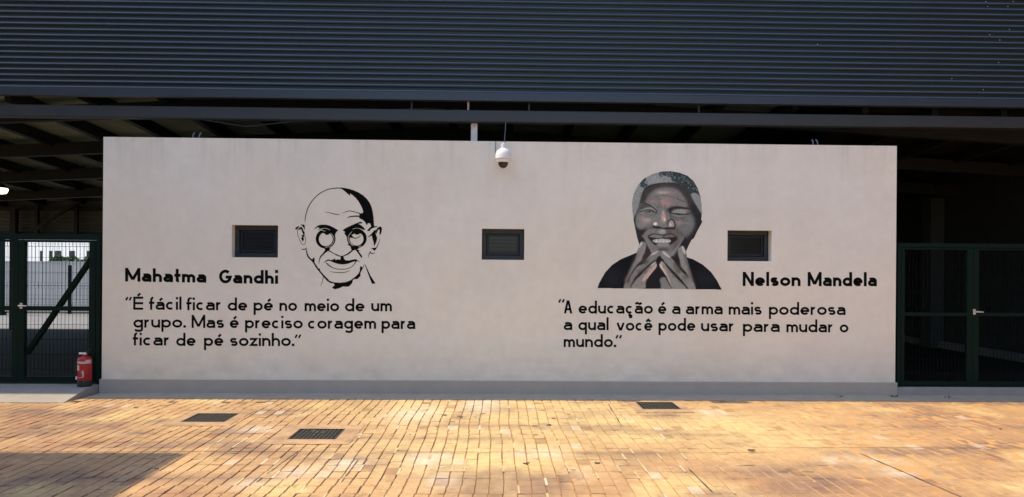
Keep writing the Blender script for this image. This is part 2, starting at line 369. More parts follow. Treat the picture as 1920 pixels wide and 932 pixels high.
    def ns(sc, a0, a1, det=8, st=(1,1,1)):
        mp = n.new('ShaderNodeMapping'); mp.inputs['Scale'].default_value = st; L(tc.outputs['Object'], mp.inputs['Vector'])
        t = n.new('ShaderNodeTexNoise'); t.inputs['Scale'].default_value = sc; t.inputs['Detail'].default_value = det; t.inputs['Roughness'].default_value = .7
        L(mp.outputs[0], t.inputs['Vector'])
        r = n.new('ShaderNodeMapRange'); r.inputs[1].default_value = a0; r.inputs[2].default_value = a1; r.clamp = True; L(t.outputs['Fac'], r.inputs[0]); return r.outputs[0]
    def mixin(src, fac, col, amt):
        k = n.new('ShaderNodeMath'); k.operation = 'MULTIPLY'; L(fac, k.inputs[0]); k.inputs[1].default_value = amt
        x = n.new('ShaderNodeMix'); x.data_type = 'RGBA'; L(k.outputs[0], x.inputs[0]); L(src, x.inputs[6]); x.inputs[7].default_value = (*col, 1); return x.outputs[2]
    src = mixin(src, ns(2.3, .53, .72), (.60,.45,.26), .5)        # dry sand film
    src = mixin(src, ns(5.5, .565, .70), (.13,.08,.055), .6)       # dark grime
    src = mixin(src, ns(22, .60, .74), (.11,.07,.05), .55)
    src = mixin(src, ns(34, .66, .78), (.75,.66,.52), .5)          # lime specks
    L(src, b.inputs['Base Color']); me.materials.append(m)
    return struct(o)
paving()

struct(MB().box(-5.24, 14, -.455, .02, -.05, .006).build('pavement', M['concrete'], bevel=.004))

# drains
def drain(i, label):
    cx, cy, hx, hy = GR[i]
    t = thing('drain_grate', label, 'drain', (cx,cy,0), 'square drain grates set in the brick paving')
    cw = (.115, .17, .112)[i]
    hl = [(cx-hx,cx+hx,cy-hy,cy+hy)]
    col = sheet([cx-hx-cw,cx-hx,cx+hx,cx+hx+cw],[cy-hy-max(.205,cw),cy-hy,cy+hy,cy+hy+max(.205,cw)] if i != 2 else [cy-hy-.205,cy-hy,cy+hy,-.452],hl,lambda x,y:(x,y,.004)).build('mortar_collar', M['mortar'], t)
    f = MB(); w = .018
    f.box(cx-hx,cx+hx,cy-hy,cy-hy+w,-.03,.006); f.box(cx-hx,cx+hx,cy+hy-w,cy+hy,-.03,.006)
    f.box(cx-hx,cx-hx+w,cy-hy+w,cy+hy-w,-.03,.006); f.box(cx+hx-w,cx+hx,cy-hy+w,cy+hy-w,-.03,.006)
    f.build('frame', M['iron'], t)
    g = MB(); n = 11; s = (2*hx-2*w)/n
    for k in range(1, n): g.box(cx-hx+w+k*s-.009, cx-hx+w+k*s+.009, cy-hy+w, cy+hy-w, -.022, .003)
    for k in range(1, n): g.box(cx-hx+w, cx+hx-w, cy-hy+w+k*s-.008, cy-hy+w+k*s+.008, -.021, .0015)
    g.build('grating', M['iron'], t)
    MB().quad((cx-hx,cy-hy,-.045),(cx+hx,cy-hy,-.045),(cx+hx,cy+hy,-.045),(cx-hx,cy+hy,-.045)).build('pit', M['pit'], t)
    return t
drain(0, 'dark square drain grate with narrow collar, leftmost and farther of the left pair')
g1 = drain(1, 'largest looking drain grate, nearest the camera, in a wide mortar collar')
drain(2, 'drain grate close to the pavement edge below the portrait with hands')
# twigs caught on the near grate
straw = mat('straw', (.5,.45,.33), .8)
for k in range(5):
    a = random.uniform(0,6.28); p = Vector((GR[1][0]+random.uniform(-.10,.06), GR[1][1]+random.uniform(-.06,.14), .009)); q = p+Vector((math.cos(a),math.sin(a),0))*random.uniform(.025,.06)
    tag(MB().tube([p, (p+q)/2+Vector((.006,.004,.006)), q], .0022, 5).build('straw', straw), 'pale curled straw lying on the nearest drain grate', 'straw', 'straws on the nearest drain grate')

# ================================================================ MURAL BUILDING
bld = thing('service_block', 'low pale rendered block with two painted portraits and three small windows', 'building', (0,0,0))
WINS = []
for (u0,v0,u1,v1) in ((434.8,421.5,521,483), (903.5,428.5,983,487.5), (1364.2,431.5,1446.5,490)):
    a = on_y(u0,(v0),0); b = on_y(u1,v1,0); WINS.append((a.x,b.x,b.z,a.z))
xs = [WX0,WX1]+[w[0] for w in WINS]+[w[1] for w in WINS]; zs = [-.04,WT]+[w[2] for w in WINS]+[w[3] for w in WINS]
wb = sheet(xs, zs, WINS, lambda x, z: (x, 0, z)); RD = .30
for (a,b,c,d) in WINS:                               # reveals
    wb.quad((a,0,c),(a,RD,c),(a,RD,d),(a,0,d)); wb.quad((b,0,d),(b,RD,d),(b,RD,c),(b,0,c))
    wb.quad((a,0,d),(a,RD,d),(b,RD,d),(b,0,d)); wb.quad((b,0,c),(b,RD,c),(a,RD,c),(a,0,c))
YB = 4.2
wb.quad((WX0,YB,-.04),(WX0,0,-.04),(WX0,0,WT),(WX0,YB,WT)); wb.quad((WX1,0,-.04),(WX1,YB,-.04),(WX1,YB,WT),(WX1,0,WT))
wb.quad((WX1,YB,-.04),(WX0,YB,-.04),(WX0,YB,WT),(WX1,YB,WT)); wb.quad((WX0,0,WT),(WX1,0,WT),(WX1,YB,WT),(WX0,YB,WT))
wb.build('wall', M['plaster'], bld)
MB().box(WX0-.022, WX1+.022, -.022, .3, -.03, WP).build('plinth', M['plinth'], bld, bevel=.004)
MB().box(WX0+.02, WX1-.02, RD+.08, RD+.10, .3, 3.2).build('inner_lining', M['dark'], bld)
for (a,b,c,d) in WINS:
    Y = .115; t = .062
    f = MB(); f.box(a+.002,b-.002,Y,Y+.06,c+.002,c+t); f.box(a+.002,b-.002,Y,Y+.06,d-t,d-.002); f.box(a+.002,a+t,Y,Y+.06,c+t,d-t); f.box(b-t,b-.002,Y,Y+.06,c+t,d-t)
    fo = f.build('window', M['frame'], bld, bevel=.004)
    s = MB(); a2,b2,c2,d2 = a+t+.004,b-t-.004,c+t+.004,d-t-.004; q = .03; Y2 = Y+.022
    s.box(a2,b2,Y2,Y2+.035,c2,c2+q+.012); s.box(a2,b2,Y2,Y2+.035,d2-q,d2); s.box(a2,a2+q,Y2,Y2+.035,c2+q+.012,d2-q); s.box(b2-q,b2,Y2,Y2+.035,c2+q+.012,d2-q)
    s.build('sash', M['frame2'], fo, bevel=.003)
    p = MB(); p.box(a2+q,b2-q,Y2+.02,Y2+.026,c2+q+.012,d2-q); p.build('pane', M['glass'], fo)
    lv = MB(); nz = 4
    for k in range(nz):
        z = c2+q+.03+k*(d2-q-c2-q-.03)/nz
        lv.bar((a2+q,Y2+.012,z),(b2-q,Y2+.012,z),.005,.005)
    lv.build('louvre_slats', M['frame2'], fo)

# ---------------------------------------------------------------- painted portraits
def smooth(P, n=5):
    P = [np.array(p, float) for p in P]; m = len(P); out = []
    for i in range(m):
        a, b, c, d = P[i-1], P[i], P[(i+1) % m], P[(i+2) % m]
        for k in range(n):
            t = k/n
            out.append(.5*((2*b)+(c-a)*t+(2*a-5*b+4*c-d)*t*t+(3*b-a-3*c+d)*t**3)*1.0)
    return out
def smooth_open(P, n=6):
    P = [np.array(p, float) for p in P]; Q = [2*P[0]-P[1]]+P+[2*P[-1]-P[-2]]; out = []
    for i in range(1, len(Q)-2):
        a, b, c, d = Q[i-1], Q[i], Q[i+1], Q[i+2]
        for k in range(n):
            t = k/n; out.append(.5*((2*b)+(c-a)*t+(2*a-5*b+4*c-d)*t*t+(3*b-a-3*c+d)*t**3))
    out.append(P[-1]); return out
def zoom(x0, y0, s): return lambda L: [(x0+x/s, y0+y/s) for x, y in L]

class Canvas:                                       # a brush on a fine grid laid on the wall
    def __init__(s, u0, v0, u1, v1, step):
        s.u = np.arange(u0, u1+step/2, step); s.v = np.arange(v0, v1+step/2, step); s.step = step
        s.U, s.V = np.meshgrid(s.u, s.v); s.rgb = np.zeros(s.U.shape+(3,)); s.a = np.zeros(s.U.shape)
    def inside(s, P):
        m = np.zeros(s.U.shape, bool); n = len(P)
        us = [p[0] for p in P]; vs = [p[1] for p in P]
        j0, j1 = np.searchsorted(s.v, min(vs)), np.searchsorted(s.v, max(vs)); i0, i1 = np.searchsorted(s.u, min(us)), np.searchsorted(s.u, max(us))
        U = s.U[j0:j1, i0:i1]; V = s.V[j0:j1, i0:i1]; w = np.zeros(U.shape, bool)
        for k in range(n):
            x1, y1 = P[k]; x2, y2 = P[(k+1) % n]
            if y1 == y2: continue
            w ^= ((y1 > V) != (y2 > V)) & (U < (x2-x1)*(V-y1)/(y2-y1)+x1)
        m[j0:j1, i0:i1] = w; return m
    def blur(s, m, sig):
        sg = sig/s.step
        if sg < .3: return m
        r = int(sg*3)+1; k = np.exp(-.5*(np.arange(-r, r+1)/sg)**2); k /= k.sum()
        p = np.pad(m, ((r,r),(0,0)), mode='edge'); m = sum(k[i]*p[i:i+m.shape[0]] for i in range(2*r+1))
        p = np.pad(m, ((0,0),(r,r)), mode='edge'); return sum(k[i]*p[:, i:i+m.shape[1]] for i in range(2*r+1))
    def lay(s, m, c, soft, al):
        m = s.blur(m.astype(float), soft)*al; c = np.array(c, float)
        s.rgb = s.rgb*(1-m[..., None])+c*m[..., None]
    def fill(s, P, c, soft=.5, al=1.0, sm=True): s.lay(s.inside(smooth(P) if sm else P), c, soft, al)
    def ell(s, c0, rx, ry, c, soft=1.5, al=1.0):
        s.lay((((s.U-c0[0])/rx)**2+((s.V-c0[1])/ry)**2) < 1, c, soft, al)
    def mline(s, P, w):
        P = smooth_open(P); m = np.zeros(s.U.shape, bool); n = len(P)
        for i in range(n-1):
            a, b = P[i], P[i+1]; t0, t1 = i/(n-1), (i+1)/(n-1)
            ww = [w]*2 if not isinstance(w, (tuple, list)) else [np.interp(t, np.linspace(0,1,len(w)), w) for t in (t0,t1)]
            r = max(ww)/2+.1
            x0, x1 = min(a[0],b[0])-r, max(a[0],b[0])+r; y0, y1 = min(a[1],b[1])-r, max(a[1],b[1])+r
            i0, i1 = np.searchsorted(s.u, x0), np.searchsorted(s.u, x1); j0, j1 = np.searchsorted(s.v, y0), np.searchsorted(s.v, y1)
            U = s.U[j0:j1, i0:i1]; V = s.V[j0:j1, i0:i1]; d = b-a; l2 = max(1e-9, float(d@d))
            t = np.clip(((U-a[0])*d[0]+(V-a[1])*d[1])/l2, 0, 1)
            m[j0:j1, i0:i1] |= np.hypot(U-a[0]-t*d[0], V-a[1]-t*d[1]) < (ww[0]+(ww[1]-ww[0])*t)/2
        return m
    def line(s, P, w, c, soft=.4, al=1.0): s.lay(s.mline(P, w), c, soft, al)
    def build(s, name, material, parent, mask, colour=True, Y=-.0015):
        nv, nu = s.U.shape; cells = mask[:-1,:-1] & mask[1:,:-1] & mask[:-1,1:] & mask[1:,1:] if colour else mask[:-1,:-1]
        idx = np.arange(nv*nu).reshape(nv, nu); jj, ii = np.nonzero(cells)
        q = np.stack([idx[jj+1,ii], idx[jj+1,ii+1], idx[jj,ii+1], idx[jj,ii]], 1)
        used, inv = np.unique(q, return_inverse=True); q = inv.reshape(-1, 4)
        du = s.U.ravel()[used]-CX; dv = s.V.ravel()[used]-CY
        a = (du*math.cos(ROLL)+dv*math.sin(ROLL))/F; b = (-du*math.sin(ROLL)+dv*math.cos(ROLL))/F
        dx = a*math.cos(YAW)+math.sin(YAW); dy = -a*math.sin(YAW)+math.cos(YAW); t = (Y+DC)/dy
        co = np.stack([dx*t, np.full(len(t), Y), HC-b*t], 1)
        me = bpy.data.meshes.new(name); me.vertices.add(len(co)); me.vertices.foreach_set('co', co.ravel())
        me.loops.add(q.size); me.loops.foreach_set('vertex_index', q.ravel()); me.polygons.add(len(q))
        me.polygons.foreach_set('loop_start', np.arange(0, q.size, 4)); me.update(calc_edges=True); me.validate()
        if colour:
            c = s.rgb.reshape(-1, 3)[used]/255; c = np.where(c <= .04045, c/12.92, ((c+.055)/1.055)**2.4)*PAINT_GAIN
            at = me.color_attributes.new('paint', 'FLOAT_COLOR', 'POINT'); at.data.foreach_set('color', np.concatenate([c, np.ones((len(c),1))], 1).ravel())
        me.materials.append(material); o = bpy.data.objects.new(name, me); COL.objects.link(o); o.parent = parent; return o
PAINT_GAIN = np.array((1.62, 1.88, 1.86))

def line_portrait():
    K = Canvas(553, 347, 737, 549, .4); m = np.zeros(K.U.shape, bool)
    A, B, C, D, E_, Z1 = zoom(560,345,9.32), zoom(630,345,9.32), zoom(550,430,9.32), zoom(630,430,9.32), zoom(590,450,9.32), zoom(540,335,4.235)
    def P(L, sm=True): m[:] |= K.inside(smooth(L) if sm else L)
    def Ln(L, w): m[:] |= K.mline(L, [x/9.32 for x in w] if isinstance(w, (list, tuple)) else w/9.32)
    def El(c, rx, ry, on=True):
        e = (((K.U-c[0])/(rx/9.32))**2+((K.V-c[1])/(ry/9.32))**2) < 1
        if on: m[:] |= e
        else: m[:] &= ~e
    def X(L, w): m[:] &= ~K.mline(L, w/9.32)
    Ln(A([(107,668),(114,590),(132,502),(160,420),(212,324),(280,240),(376,158),(500,97),(600,76),(700,69),(760,72)]), [5,14,15,15,14,13,14,14,14,16,22])
    P(B([(40,62),(90,64),(150,68),(220,82),(300,105),(390,145),(470,195),(540,260),(590,330),(620,400),(640,480),(652,570),(660,660),(666,735),(700,738),(660,752),(612,745),(605,720),(596,692),(575,680),(552,688),(540,718),(526,705),(515,675),(490,645),(455,618),(408,600),(400,580),(412,560),(410,535),(400,512),(440,512),(462,508),(474,482),(458,430),(430,370),(390,300),(340,240),(290,195),(246,165),(241,205),(215,182),(180,150),(130,108),(90,82),(40,76)]), False)
    Ln(B([(110,512),(180,482),(240,470),(320,485),(420,514)]), [5,10,13,12,14]); Ln(B([(200,590),(240,572),(320,561),(420,562)]), [9,18,20,24])
    Ln(A([(455,488),(540,500),(620,522),(680,530),(722,525)]), [4,10,13,12,4])
    P(A([(258,798),(300,750),(340,722),(400,710),(470,710),(540,725),(610,760),(690,808),(660,835),(640,870),(630,925),(560,860),(470,800),(400,790),(345,808),(332,806),(352,785),(358,765),(340,756),(310,765)]), False)
    P(B([(110,808),(160,772),(250,730),(340,690),(425,657),(467,676),(440,688),(385,695),(430,715),(480,755),(512,800),(490,803),(440,790),(370,785),(300,800),(260,840),(215,900),(190,930),(150,870),(138,855),(160,845),(150,828)]), False)
    El(C([(562,165)])[0], 173, 170); El(C([(565,172)])[0], 121, 121, False)
    X(C([(450,-5),(520,24),(600,38),(672,85),(708,160),(690,240),(640,292),(558,316)]), 8); X(A([(350,795),(420,775),(480,775),(545,802)]), 8)
    El(C([(586,60)])[0], 47, 36); P(C([(500,40),(660,40),(640,70),(530,68)]))
    El(D([(362,155)])[0], 173, 168); El(D([(358,165)])[0], 120, 118, False)
    El(D([(366,58)])[0], 52, 34); P(D([(262,60),(470,60),(470,85),(420,72),(330,72),(270,95)])); P(D([(230,118),(262,92),(292,122),(312,150),(240,142)]))
    Ln(D([(240,132),(280,138),(330,154),(370,148),(402,130),(432,100)]), [10,14,16,14,12,5])
    X(D([(276,40),(226,100),(212,165),(234,222),(290,280),(360,302),(432,288)]), 9); X(B([(290,790),(340,772),(400,776),(460,800),(505,850)]), 7)
    P(C([(548,325),(638,325),(625,368),(600,378),(572,402),(545,402),(552,360)])); Ln(C([(560,380),(520,430),(476,478),(452,540),(446,605)]), [34,26,22,12,4])
    Ln(C([(605,365),(700,418),(780,458),(850,472)]), [20,13,16,16])
    P(D([(262,290),(400,300),(378,345),(330,358),(276,366)])); P(D([(330,345),(385,355),(412,374),(392,382),(456,466),(446,506),(400,440),(350,372)]), False)
    Ln(D([(288,362),(240,402),(200,432),(140,458),(95,470),(50,462),(0,435)]), [24,26,24,14,14,14,15]); P(D([(195,270),(228,252),(270,312),(232,288)]), False)
    P(E_([(150,410),(175,373),(215,345),(250,338),(290,350),(330,336),(350,316),(364,350),(404,333),(445,346),(455,285),(502,285),(512,330),(540,353),(600,357),(650,343),(726,332),(738,350),(796,382),(760,372),(715,368),(660,382),(600,407),(540,421),(480,426),(420,419),(350,401),(290,373),(250,358),(215,365),(180,386)]), False)
    Ln(E_([(208,405),(250,445),(320,485),(400,505),(480,510),(560,502),(640,470),(690,420),(720,370)]), [20,18,12,10,10,10,10,12,18]); Ln(E_([(270,548),(340,563),(430,570),(510,565),(565,552),(614,530)]), [4,9,11,11,9,4])
    Ln(C([(222,322),(232,400),(262,480),(340,560),(430,692),(520,800),(600,885)]), [10,18,26,24,24,24,30]); Ln(C([(140,338),(180,352),(222,336)]), [8,15,14])
    P(C([(322,545),(348,498),(370,500),(362,592)])); P(C([(420,690),(466,686),(455,720)]))
    P(E_([(0,428),(60,508),(140,608),(200,668),(260,713),(330,737),(440,746),(540,735),(620,705),(690,655),(760,590),(800,520),(850,450),(868,415),(852,470),(800,570),(796,630),(745,680),(690,684),(665,700),(655,750),(600,810),(540,815),(490,812),(430,840),(350,860),(300,835),(320,808),(346,795),(335,760),(260,745),(210,710),(150,640),(60,532),(0,452)]), False)
    P(E_([(795,458),(826,482),(806,540),(785,560)])); Ln(E_([(150,640),(140,700),(122,755),(100,800)]), [12,9,9,4])
    P(Z1([(606,676),(616,688),(655,770),(694,832),(666,834),(648,790),(628,735)]), False)
    P(A([(30,712),(75,708),(102,722),(102,800),(82,760),(60,730)])); P(A([(-10,800),(5,770),(35,748),(60,762),(82,812),(102,850),(96,925),(74,870),(55,825),(35,785),(10,800)])); P(A([(-60,770),(-20,740),(10,742),(-20,775),(-50,800)]))
    Ln(C([(78,-10),(70,60),(90,130),(120,210),(150,255),(180,266),(205,245),(214,190),(204,120)]), 8); P(C([(140,92),(186,105),(174,148),(186,165),(165,216),(150,190),(130,150),(152,140)]), False)
    P(B([(545,822),(562,788),(610,745),(660,738),(725,735),(690,755),(645,768),(602,792),(590,815)])); P(B([(690,822),(722,770),(762,744),(796,760),(797,820),(772,888),(756,868),(760,808),(742,792),(712,850),(700,868)]))
    P(D([(550,140),(612,80),(684,5),(690,70),(716,150),(702,220),(665,286),(655,230),(640,180),(622,112),(590,122)])); Ln(D([(764,165),(746,232),(712,308)]), [4,9,14])
    P(D([(612,330),(700,314),(722,280),(702,342),(665,372),(640,346)])); Ln(D([(558,495),(578,430),(600,388)]), [5,12,14]); Ln(D([(598,392),(615,418),(650,420),(682,400)]), [14,14,12,5])
    o = K.build('painted_portrait', M['black'], bld, m, False)
    o['label'] = 'black line portrait of a bald man with round glasses and moustache'
line_portrait()

def tonal_portrait():
    K = Canvas(1117, 317, 1357, 545, .55)
    Q, a, b, c, d, e, g = zoom(1100,310,3.804), zoom(1180,315,11.65), zoom(1245,315,11.65), zoom(1180,385,11.65), zoom(1245,385,11.65), zoom(1160,445,9.32), zoom(1230,445,9.32)
    q = lambda x, y: Q([(x, y)])[0]; rnd = random.Random(5)
    out = K.inside(Q([(75,877),(90,835),(130,765),(180,710),(240,670),(300,645),(355,622),(376,572),(360,520),(345,450),(335,400),(326,330),(322,260),(335,200),(365,140),(410,92),(470,60),(540,43),(600,41),(660,51),(720,74),(762,110),(792,160),(811,220),(821,280),(823,340),(818,390),(827,400),(815,425),(790,470),(766,521),(748,533),(730,570),(710,615),(716,655),(760,669),(830,708),(890,762),(930,820),(965,887)]))
    K.rgb[:] = (19,18,21)
    K.ell(q(180,800), 22, 18, (34,34,38), 8, .7); K.ell(q(850,810), 22, 18, (34,34,38), 8, .7)
    K.fill(Q([(350,545),(335,400),(322,330),(318,260),(332,200),(362,138),(408,88),(470,56),(540,39),(600,38),(662,48),(724,72),(766,108),(798,160),(816,220),(826,280),(828,340),(830,400),(768,522),(748,534),(705,620),(640,690),(520,690),(430,650)]), (40,39,41), .6)
    # hair
    K.fill(Q([(318,260),(332,200),(362,138),(408,88),(470,56),(540,40),(620,48),(660,92),(690,132),(600,122),(520,126),(460,138),(420,158),(397,200),(384,255),(362,320),(345,360),(330,385),(324,330)]), (127,124,121), .5)
    K.fill(Q([(560,42),(640,44),(720,72),(766,110),(800,165),(815,215),(770,190),(735,215),(700,165),(650,130),(610,110),(590,80),(530,66),(520,52)]), (50,57,58), 1.2)
    K.fill(Q([(742,212),(764,196),(802,214),(822,280),(820,345),(792,305),(762,255)]), (124,121,119), .8)
    K.fill(a([(245,270),(360,205),(330,330),(385,350),(400,410),(320,420),(255,400)]), (46,56,57), .8)
    for k in range(230):
        t = rnd.random(); x = 520+290*t; y = 50+12*t+130*t*t+rnd.gauss(0,16)
        K.ell(q(x, y), rnd.uniform(.5,1.9), rnd.uniform(.5,1.5), rnd.choice(((104,104,101),(116,115,112),(34,38,39),(26,30,31),(64,67,65),(84,84,76))), .35, .85)
    for k in range(70):
        K.ell(q(rnd.uniform(385,435), rnd.uniform(95,165)), rnd.uniform(.4,1.3), rnd.uniform(.4,1.2), rnd.choice(((36,48,50),(64,74,74),(108,110,107))), .3, .8)
    for k in range(90):
        t = rnd.random(); K.ell(q(330+60*rnd.random()-20*t, 190+160*t), rnd.uniform(.3,.8), rnd.uniform(.4,1.4), rnd.choice(((96,100,98),(140,142,140),(108,112,112))), .3, .7)
    for k in range(60):
        K.ell(q(rnd.uniform(430,600), rnd.uniform(78,124)), rnd.uniform(.4,1.6), rnd.uniform(.4,1.1), rnd.choice(((150,146,140),(160,140,126),(135,137,136),(108,112,112))), .4, .7)
    K.line(Q([(510,50),(600,44),(680,62),(740,95)]), 1.6, (28,34,34), .6, .8)
    # face, shadow side first
    K.fill(Q([(384,250),(405,190),(470,146),(560,130),(650,140),(715,180),(750,250),(790,330),(800,400),(770,480),(720,545),(690,610),(640,665),(560,650),(520,650),(480,630),(420,570),(385,500),(350,430),(343,370),(365,310)]), (64,57,55), .8)
    K.fill(Q([(418,262),(440,215),(490,170),(560,152),(640,168),(690,215),(722,285),(690,312),(600,300),(560,318),(510,300),(450,275)]), (112,104,102), 2.2)
    K.fill(Q([(360,335),(380,285),(415,262),(470,270),(520,310),(560,320),(570,390),(540,440),(470,440),(420,460),(375,455),(350,420)]), (114,109,106), 1.3)
    K.fill(Q([(600,320),(700,310),(745,330),(770,380),(768,440),(730,500),(690,505),(640,465),(610,420)]), (102,98,97), 3.0)
    K.ell(q(545,194), 13, 2.6, (186,162,150), 1.6, .7); K.ell(q(600,196), 9, 3, (150,118,114), 2, .7); K.ell(q(562,262), 12, 8.5, (160,120,113), 3.2, .7); K.ell(q(470,250), 5, 4, (150,114,112), 2, .7); K.ell(q(620,250), 9, 5, (128,104,102), 2.5, .7)
    K.fill(Q([(384,262),(402,195),(440,165),(505,140),(600,133),(680,150),(735,215),(760,280),(735,285),(700,215),(640,162),(560,150),(480,165),(430,205),(412,262)]), (58,51,50), 2.0, .9)
    K.line(Q([(445,226),(500,224),(560,216),(630,232),(705,268)]), .9, (78,70,70), .5, .8); K.line(Q([(480,212),(560,205),(640,214)]), .7, (92,84,82), .5, .7); K.line(Q([(505,300),(520,275),(518,250)]), .9, (84,70,70), .5, .8)
    # left eye
    K.fill(Q([(362,330),(372,300),(410,268),(450,290),(470,305),(430,305),(385,320)]), (76,69,66), 1.2)
    K.fill(Q([(388,322),(435,300),(478,306),(494,328),(450,318),(420,320)]), (132,125,121), .8)
    K.line(Q([(392,268),(430,275),(465,295),(495,320),(503,345)]), (1.2,2.2,2.4,2.4,1.4), (52,46,46), .5)
    K.line(Q([(365,338),(400,326),(440,318),(475,324),(496,346)]), (1.0,1.7,1.9,1.7,1.5), (48,42,42), .45); K.line(Q([(420,335),(450,328),(478,334)]), 1.6, (60,54,52), .45); K.line(Q([(408,345),(450,352),(490,348)]), .9, (84,78,76), .6)
    # right eye and brow
    K.fill(Q([(574,330),(598,302),(650,292),(735,308),(725,318),(650,310),(612,318),(592,352),(575,350)]), (46,39,39), .8)
    K.fill(Q([(612,334),(655,314),(712,316),(738,330),(690,344),(640,340)]), (134,126,122), .8); K.ell(q(735,335), 7, 5, (84,74,74), 2.4, .8)
    K.line(Q([(604,344),(645,346),(690,352),(735,346)]), (1.5,2.4,2.6,1.2), (46,39,39), .45); K.line(Q([(585,345),(610,362),(665,374),(715,366)]), 1.1, (74,66,65), .6); K.line(Q([(600,350),(650,366),(700,362)]), .8, (130,122,118), .5)
    K.ell(q(656,350), 2.6, 1.1, (34,28,28), .5, .9); K.line(Q([(612,352),(650,360),(706,356)]), .8, (132,124,120), .5, .8); K.ell(q(446,334), 2.2, 1.0, (40,34,34), .5, .85)
    # cheeks
    K.ell(q(424,388), 9, 5.5, (168,142,132), 2.4, .75); K.ell(q(400,376), 5, 3.5, (150,112,106), 2, .6); K.ell(q(655,404), 6.5, 3.2, (152,114,108), 2, .8)
    K.fill(Q([(343,400),(352,440),(380,462),(420,448),(448,424),(402,488),(394,520),(398,550),(372,550),(352,500)]), (42,40,39), 2.0, .92)
    K.fill(Q([(745,265),(792,320),(818,400),(790,465),(750,535),(715,600),(695,600),(700,545),(745,490),(775,440),(772,380),(745,330)]), (36,38,40), 2.2)
    # nose
    K.fill(Q([(520,305),(570,312),(590,345),(596,392),(585,438),(540,448),(480,440),(468,425),(482,395),(502,350)]), (110,105,103), 1.0)
    K.ell(q(547,372), 4.0, 10, (184,144,134), 1.8, .8); K.ell(q(556,385), 2.0, 4, (222,182,164), .8, .8); K.ell(q(545,335), 1.6, 4, (176,150,146), .8, .7); K.ell(q(578,322), 2.4, 3.4, (70,62,62), 1, .8)
    K.fill(Q([(585,440),(588,402),(605,390),(622,405),(626,436),(604,446)]), (140,126,122), .7); K.ell(q(598,420), 2.4, 3.4, (196,176,170), 1.1, .7)
    K.ell(q(490,418), 4.0, 3.0, (220,198,188), 1.0, .9)
    K.line(Q([(578,428),(582,400),(603,386),(624,402),(630,436),(612,448)]), (1.6,1.8,1.6,2,2.2,2), (44,37,37), .5); K.line(Q([(470,434),(490,440),(520,443),(552,454),(585,448),(622,448)]), (2.0,3.6,2.8,3.6,3.6,3.0), (32,27,27), .5)
    # muzzle and mouth
    K.fill(Q([(402,500),(440,455),(470,448),(520,455),(600,458),(640,470),(680,505),(690,525),(640,620),(600,650),(560,630),(520,630),(475,635),(440,590),(412,545)]), (112,104,103), 1.2)
    K.ell(q(625,500), 12, 9, (82,70,66), 4, .75); K.ell(q(640,565), 10, 14, (80,71,69), 4, .7)
    K.ell(q(540,472), 6, 4.5, (156,150,146), 1.8, .85); K.ell(q(590,470), 6, 3.5, (76,62,60), 1.6, .7)
    K.fill(Q([(436,505),(478,490),(540,497),(600,488),(642,514),(648,526),(612,556),(570,586),(525,586),(486,568),(458,540)]), (40,34,33), .8)
    K.fill(Q([(446,508),(482,493),(540,501),(545,512),(520,520),(470,515)]), (112,107,103), .6); K.fill(Q([(550,505),(600,492),(630,508),(600,514),(560,516)]), (98,92,89), .6)
    K.fill(Q([(470,540),(486,528),(540,524),(590,529),(602,542),(585,551),(530,555),(486,550)]), (162,155,151), .5)
    for x in (488,508,536,563,585): K.line(Q([(x,529),(x-1,551)]), .55, (112,104,101), .4, .7)
    for x in (498,522,549,575): K.ell(q(x,545), 2.0, 1.4, (206,201,198), .8, .75)
    K.ell(q(546,568), 13, 5.4, (128,123,120), 1.3, .95); K.ell(q(548,600), 12, 2.4, (66,60,58), 1.4, .8)
    K.line(Q([(436,505),(478,489),(540,497),(600,487),(645,514)]), 1.2, (52,45,44), .5)
    K.line(Q([(694,516),(668,556),(630,606),(604,646)]), (.8,1.6,2.0,1.8), (130,122,118), .6); K.line(Q([(702,520),(690,560),(650,620),(640,650)]), 3.0, (34,32,33), 1.0)
    K.line(Q([(396,500),(424,548),(455,598),(470,632)]), (1.4,2.4,2.8,3.0), (126,118,116), .8); K.line(Q([(402,512),(430,560),(458,610)]), .8, (70,62,62), .5)
    for L_, w_ in (([(395,354),(440,364),(492,352)],.9),([(404,366),(448,376),(486,366)],.7),([(598,366),(640,382),(700,378)],.8),([(612,384),(650,394),(696,388)],.7),([(452,244),(500,238),(536,242)],.7),([(592,224),(655,238),(706,262)],1.0),([(625,428),(655,462),(684,492)],1.3),([(640,470),(668,500),(680,530)],.9),([(360,345),(378,352),(392,350)],.8),([(740,348),(760,356),(772,372)],.9),([(742,338),(764,340),(780,350)],.8),([(478,398),(462,420),(452,440)],1.1),([(530,300),(528,285),(534,270)],.8),([(556,306),(560,290),(556,276)],.8)):
        K.line(Q(L_), w_, (74,65,64), .55, .75)
    for L_, w_ in (([(400,348),(440,356),(486,346)],.8),([(470,215),(540,206),(620,212)],1.2),([(480,232),(560,224),(640,232)],1.4),([(650,425),(700,412),(740,420)],2.2),([(420,410),(400,425),(372,425)],1.6)):
        K.line(Q(L_), w_, (136,126,122), .9, .55)
    # gap between face and hands
    K.fill(e([(335,0),(420,0),(470,90),(540,240),(560,300),(470,420),(400,440),(420,300),(470,150),(440,80),(390,85)]), (44,38,38), 1.0)
    K.fill(e([(395,420),(430,300),(470,180),(520,250),(560,300),(500,360),(450,450),(350,490)]), (50,43,42), 1.0)
    K.fill(g([(250,345),(330,330),(400,200),(470,60),(560,60),(520,260),(390,290),(440,540),(330,430)]), (36,33,34), 1.0)
    K.fill(e([(690,360),(730,320),(790,420),(740,420),(715,470),(800,640),(860,760),(790,700),(720,740),(750,900),(450,900),(480,740),(560,640),(660,500),(660,420)]), (30,28,30), .7)
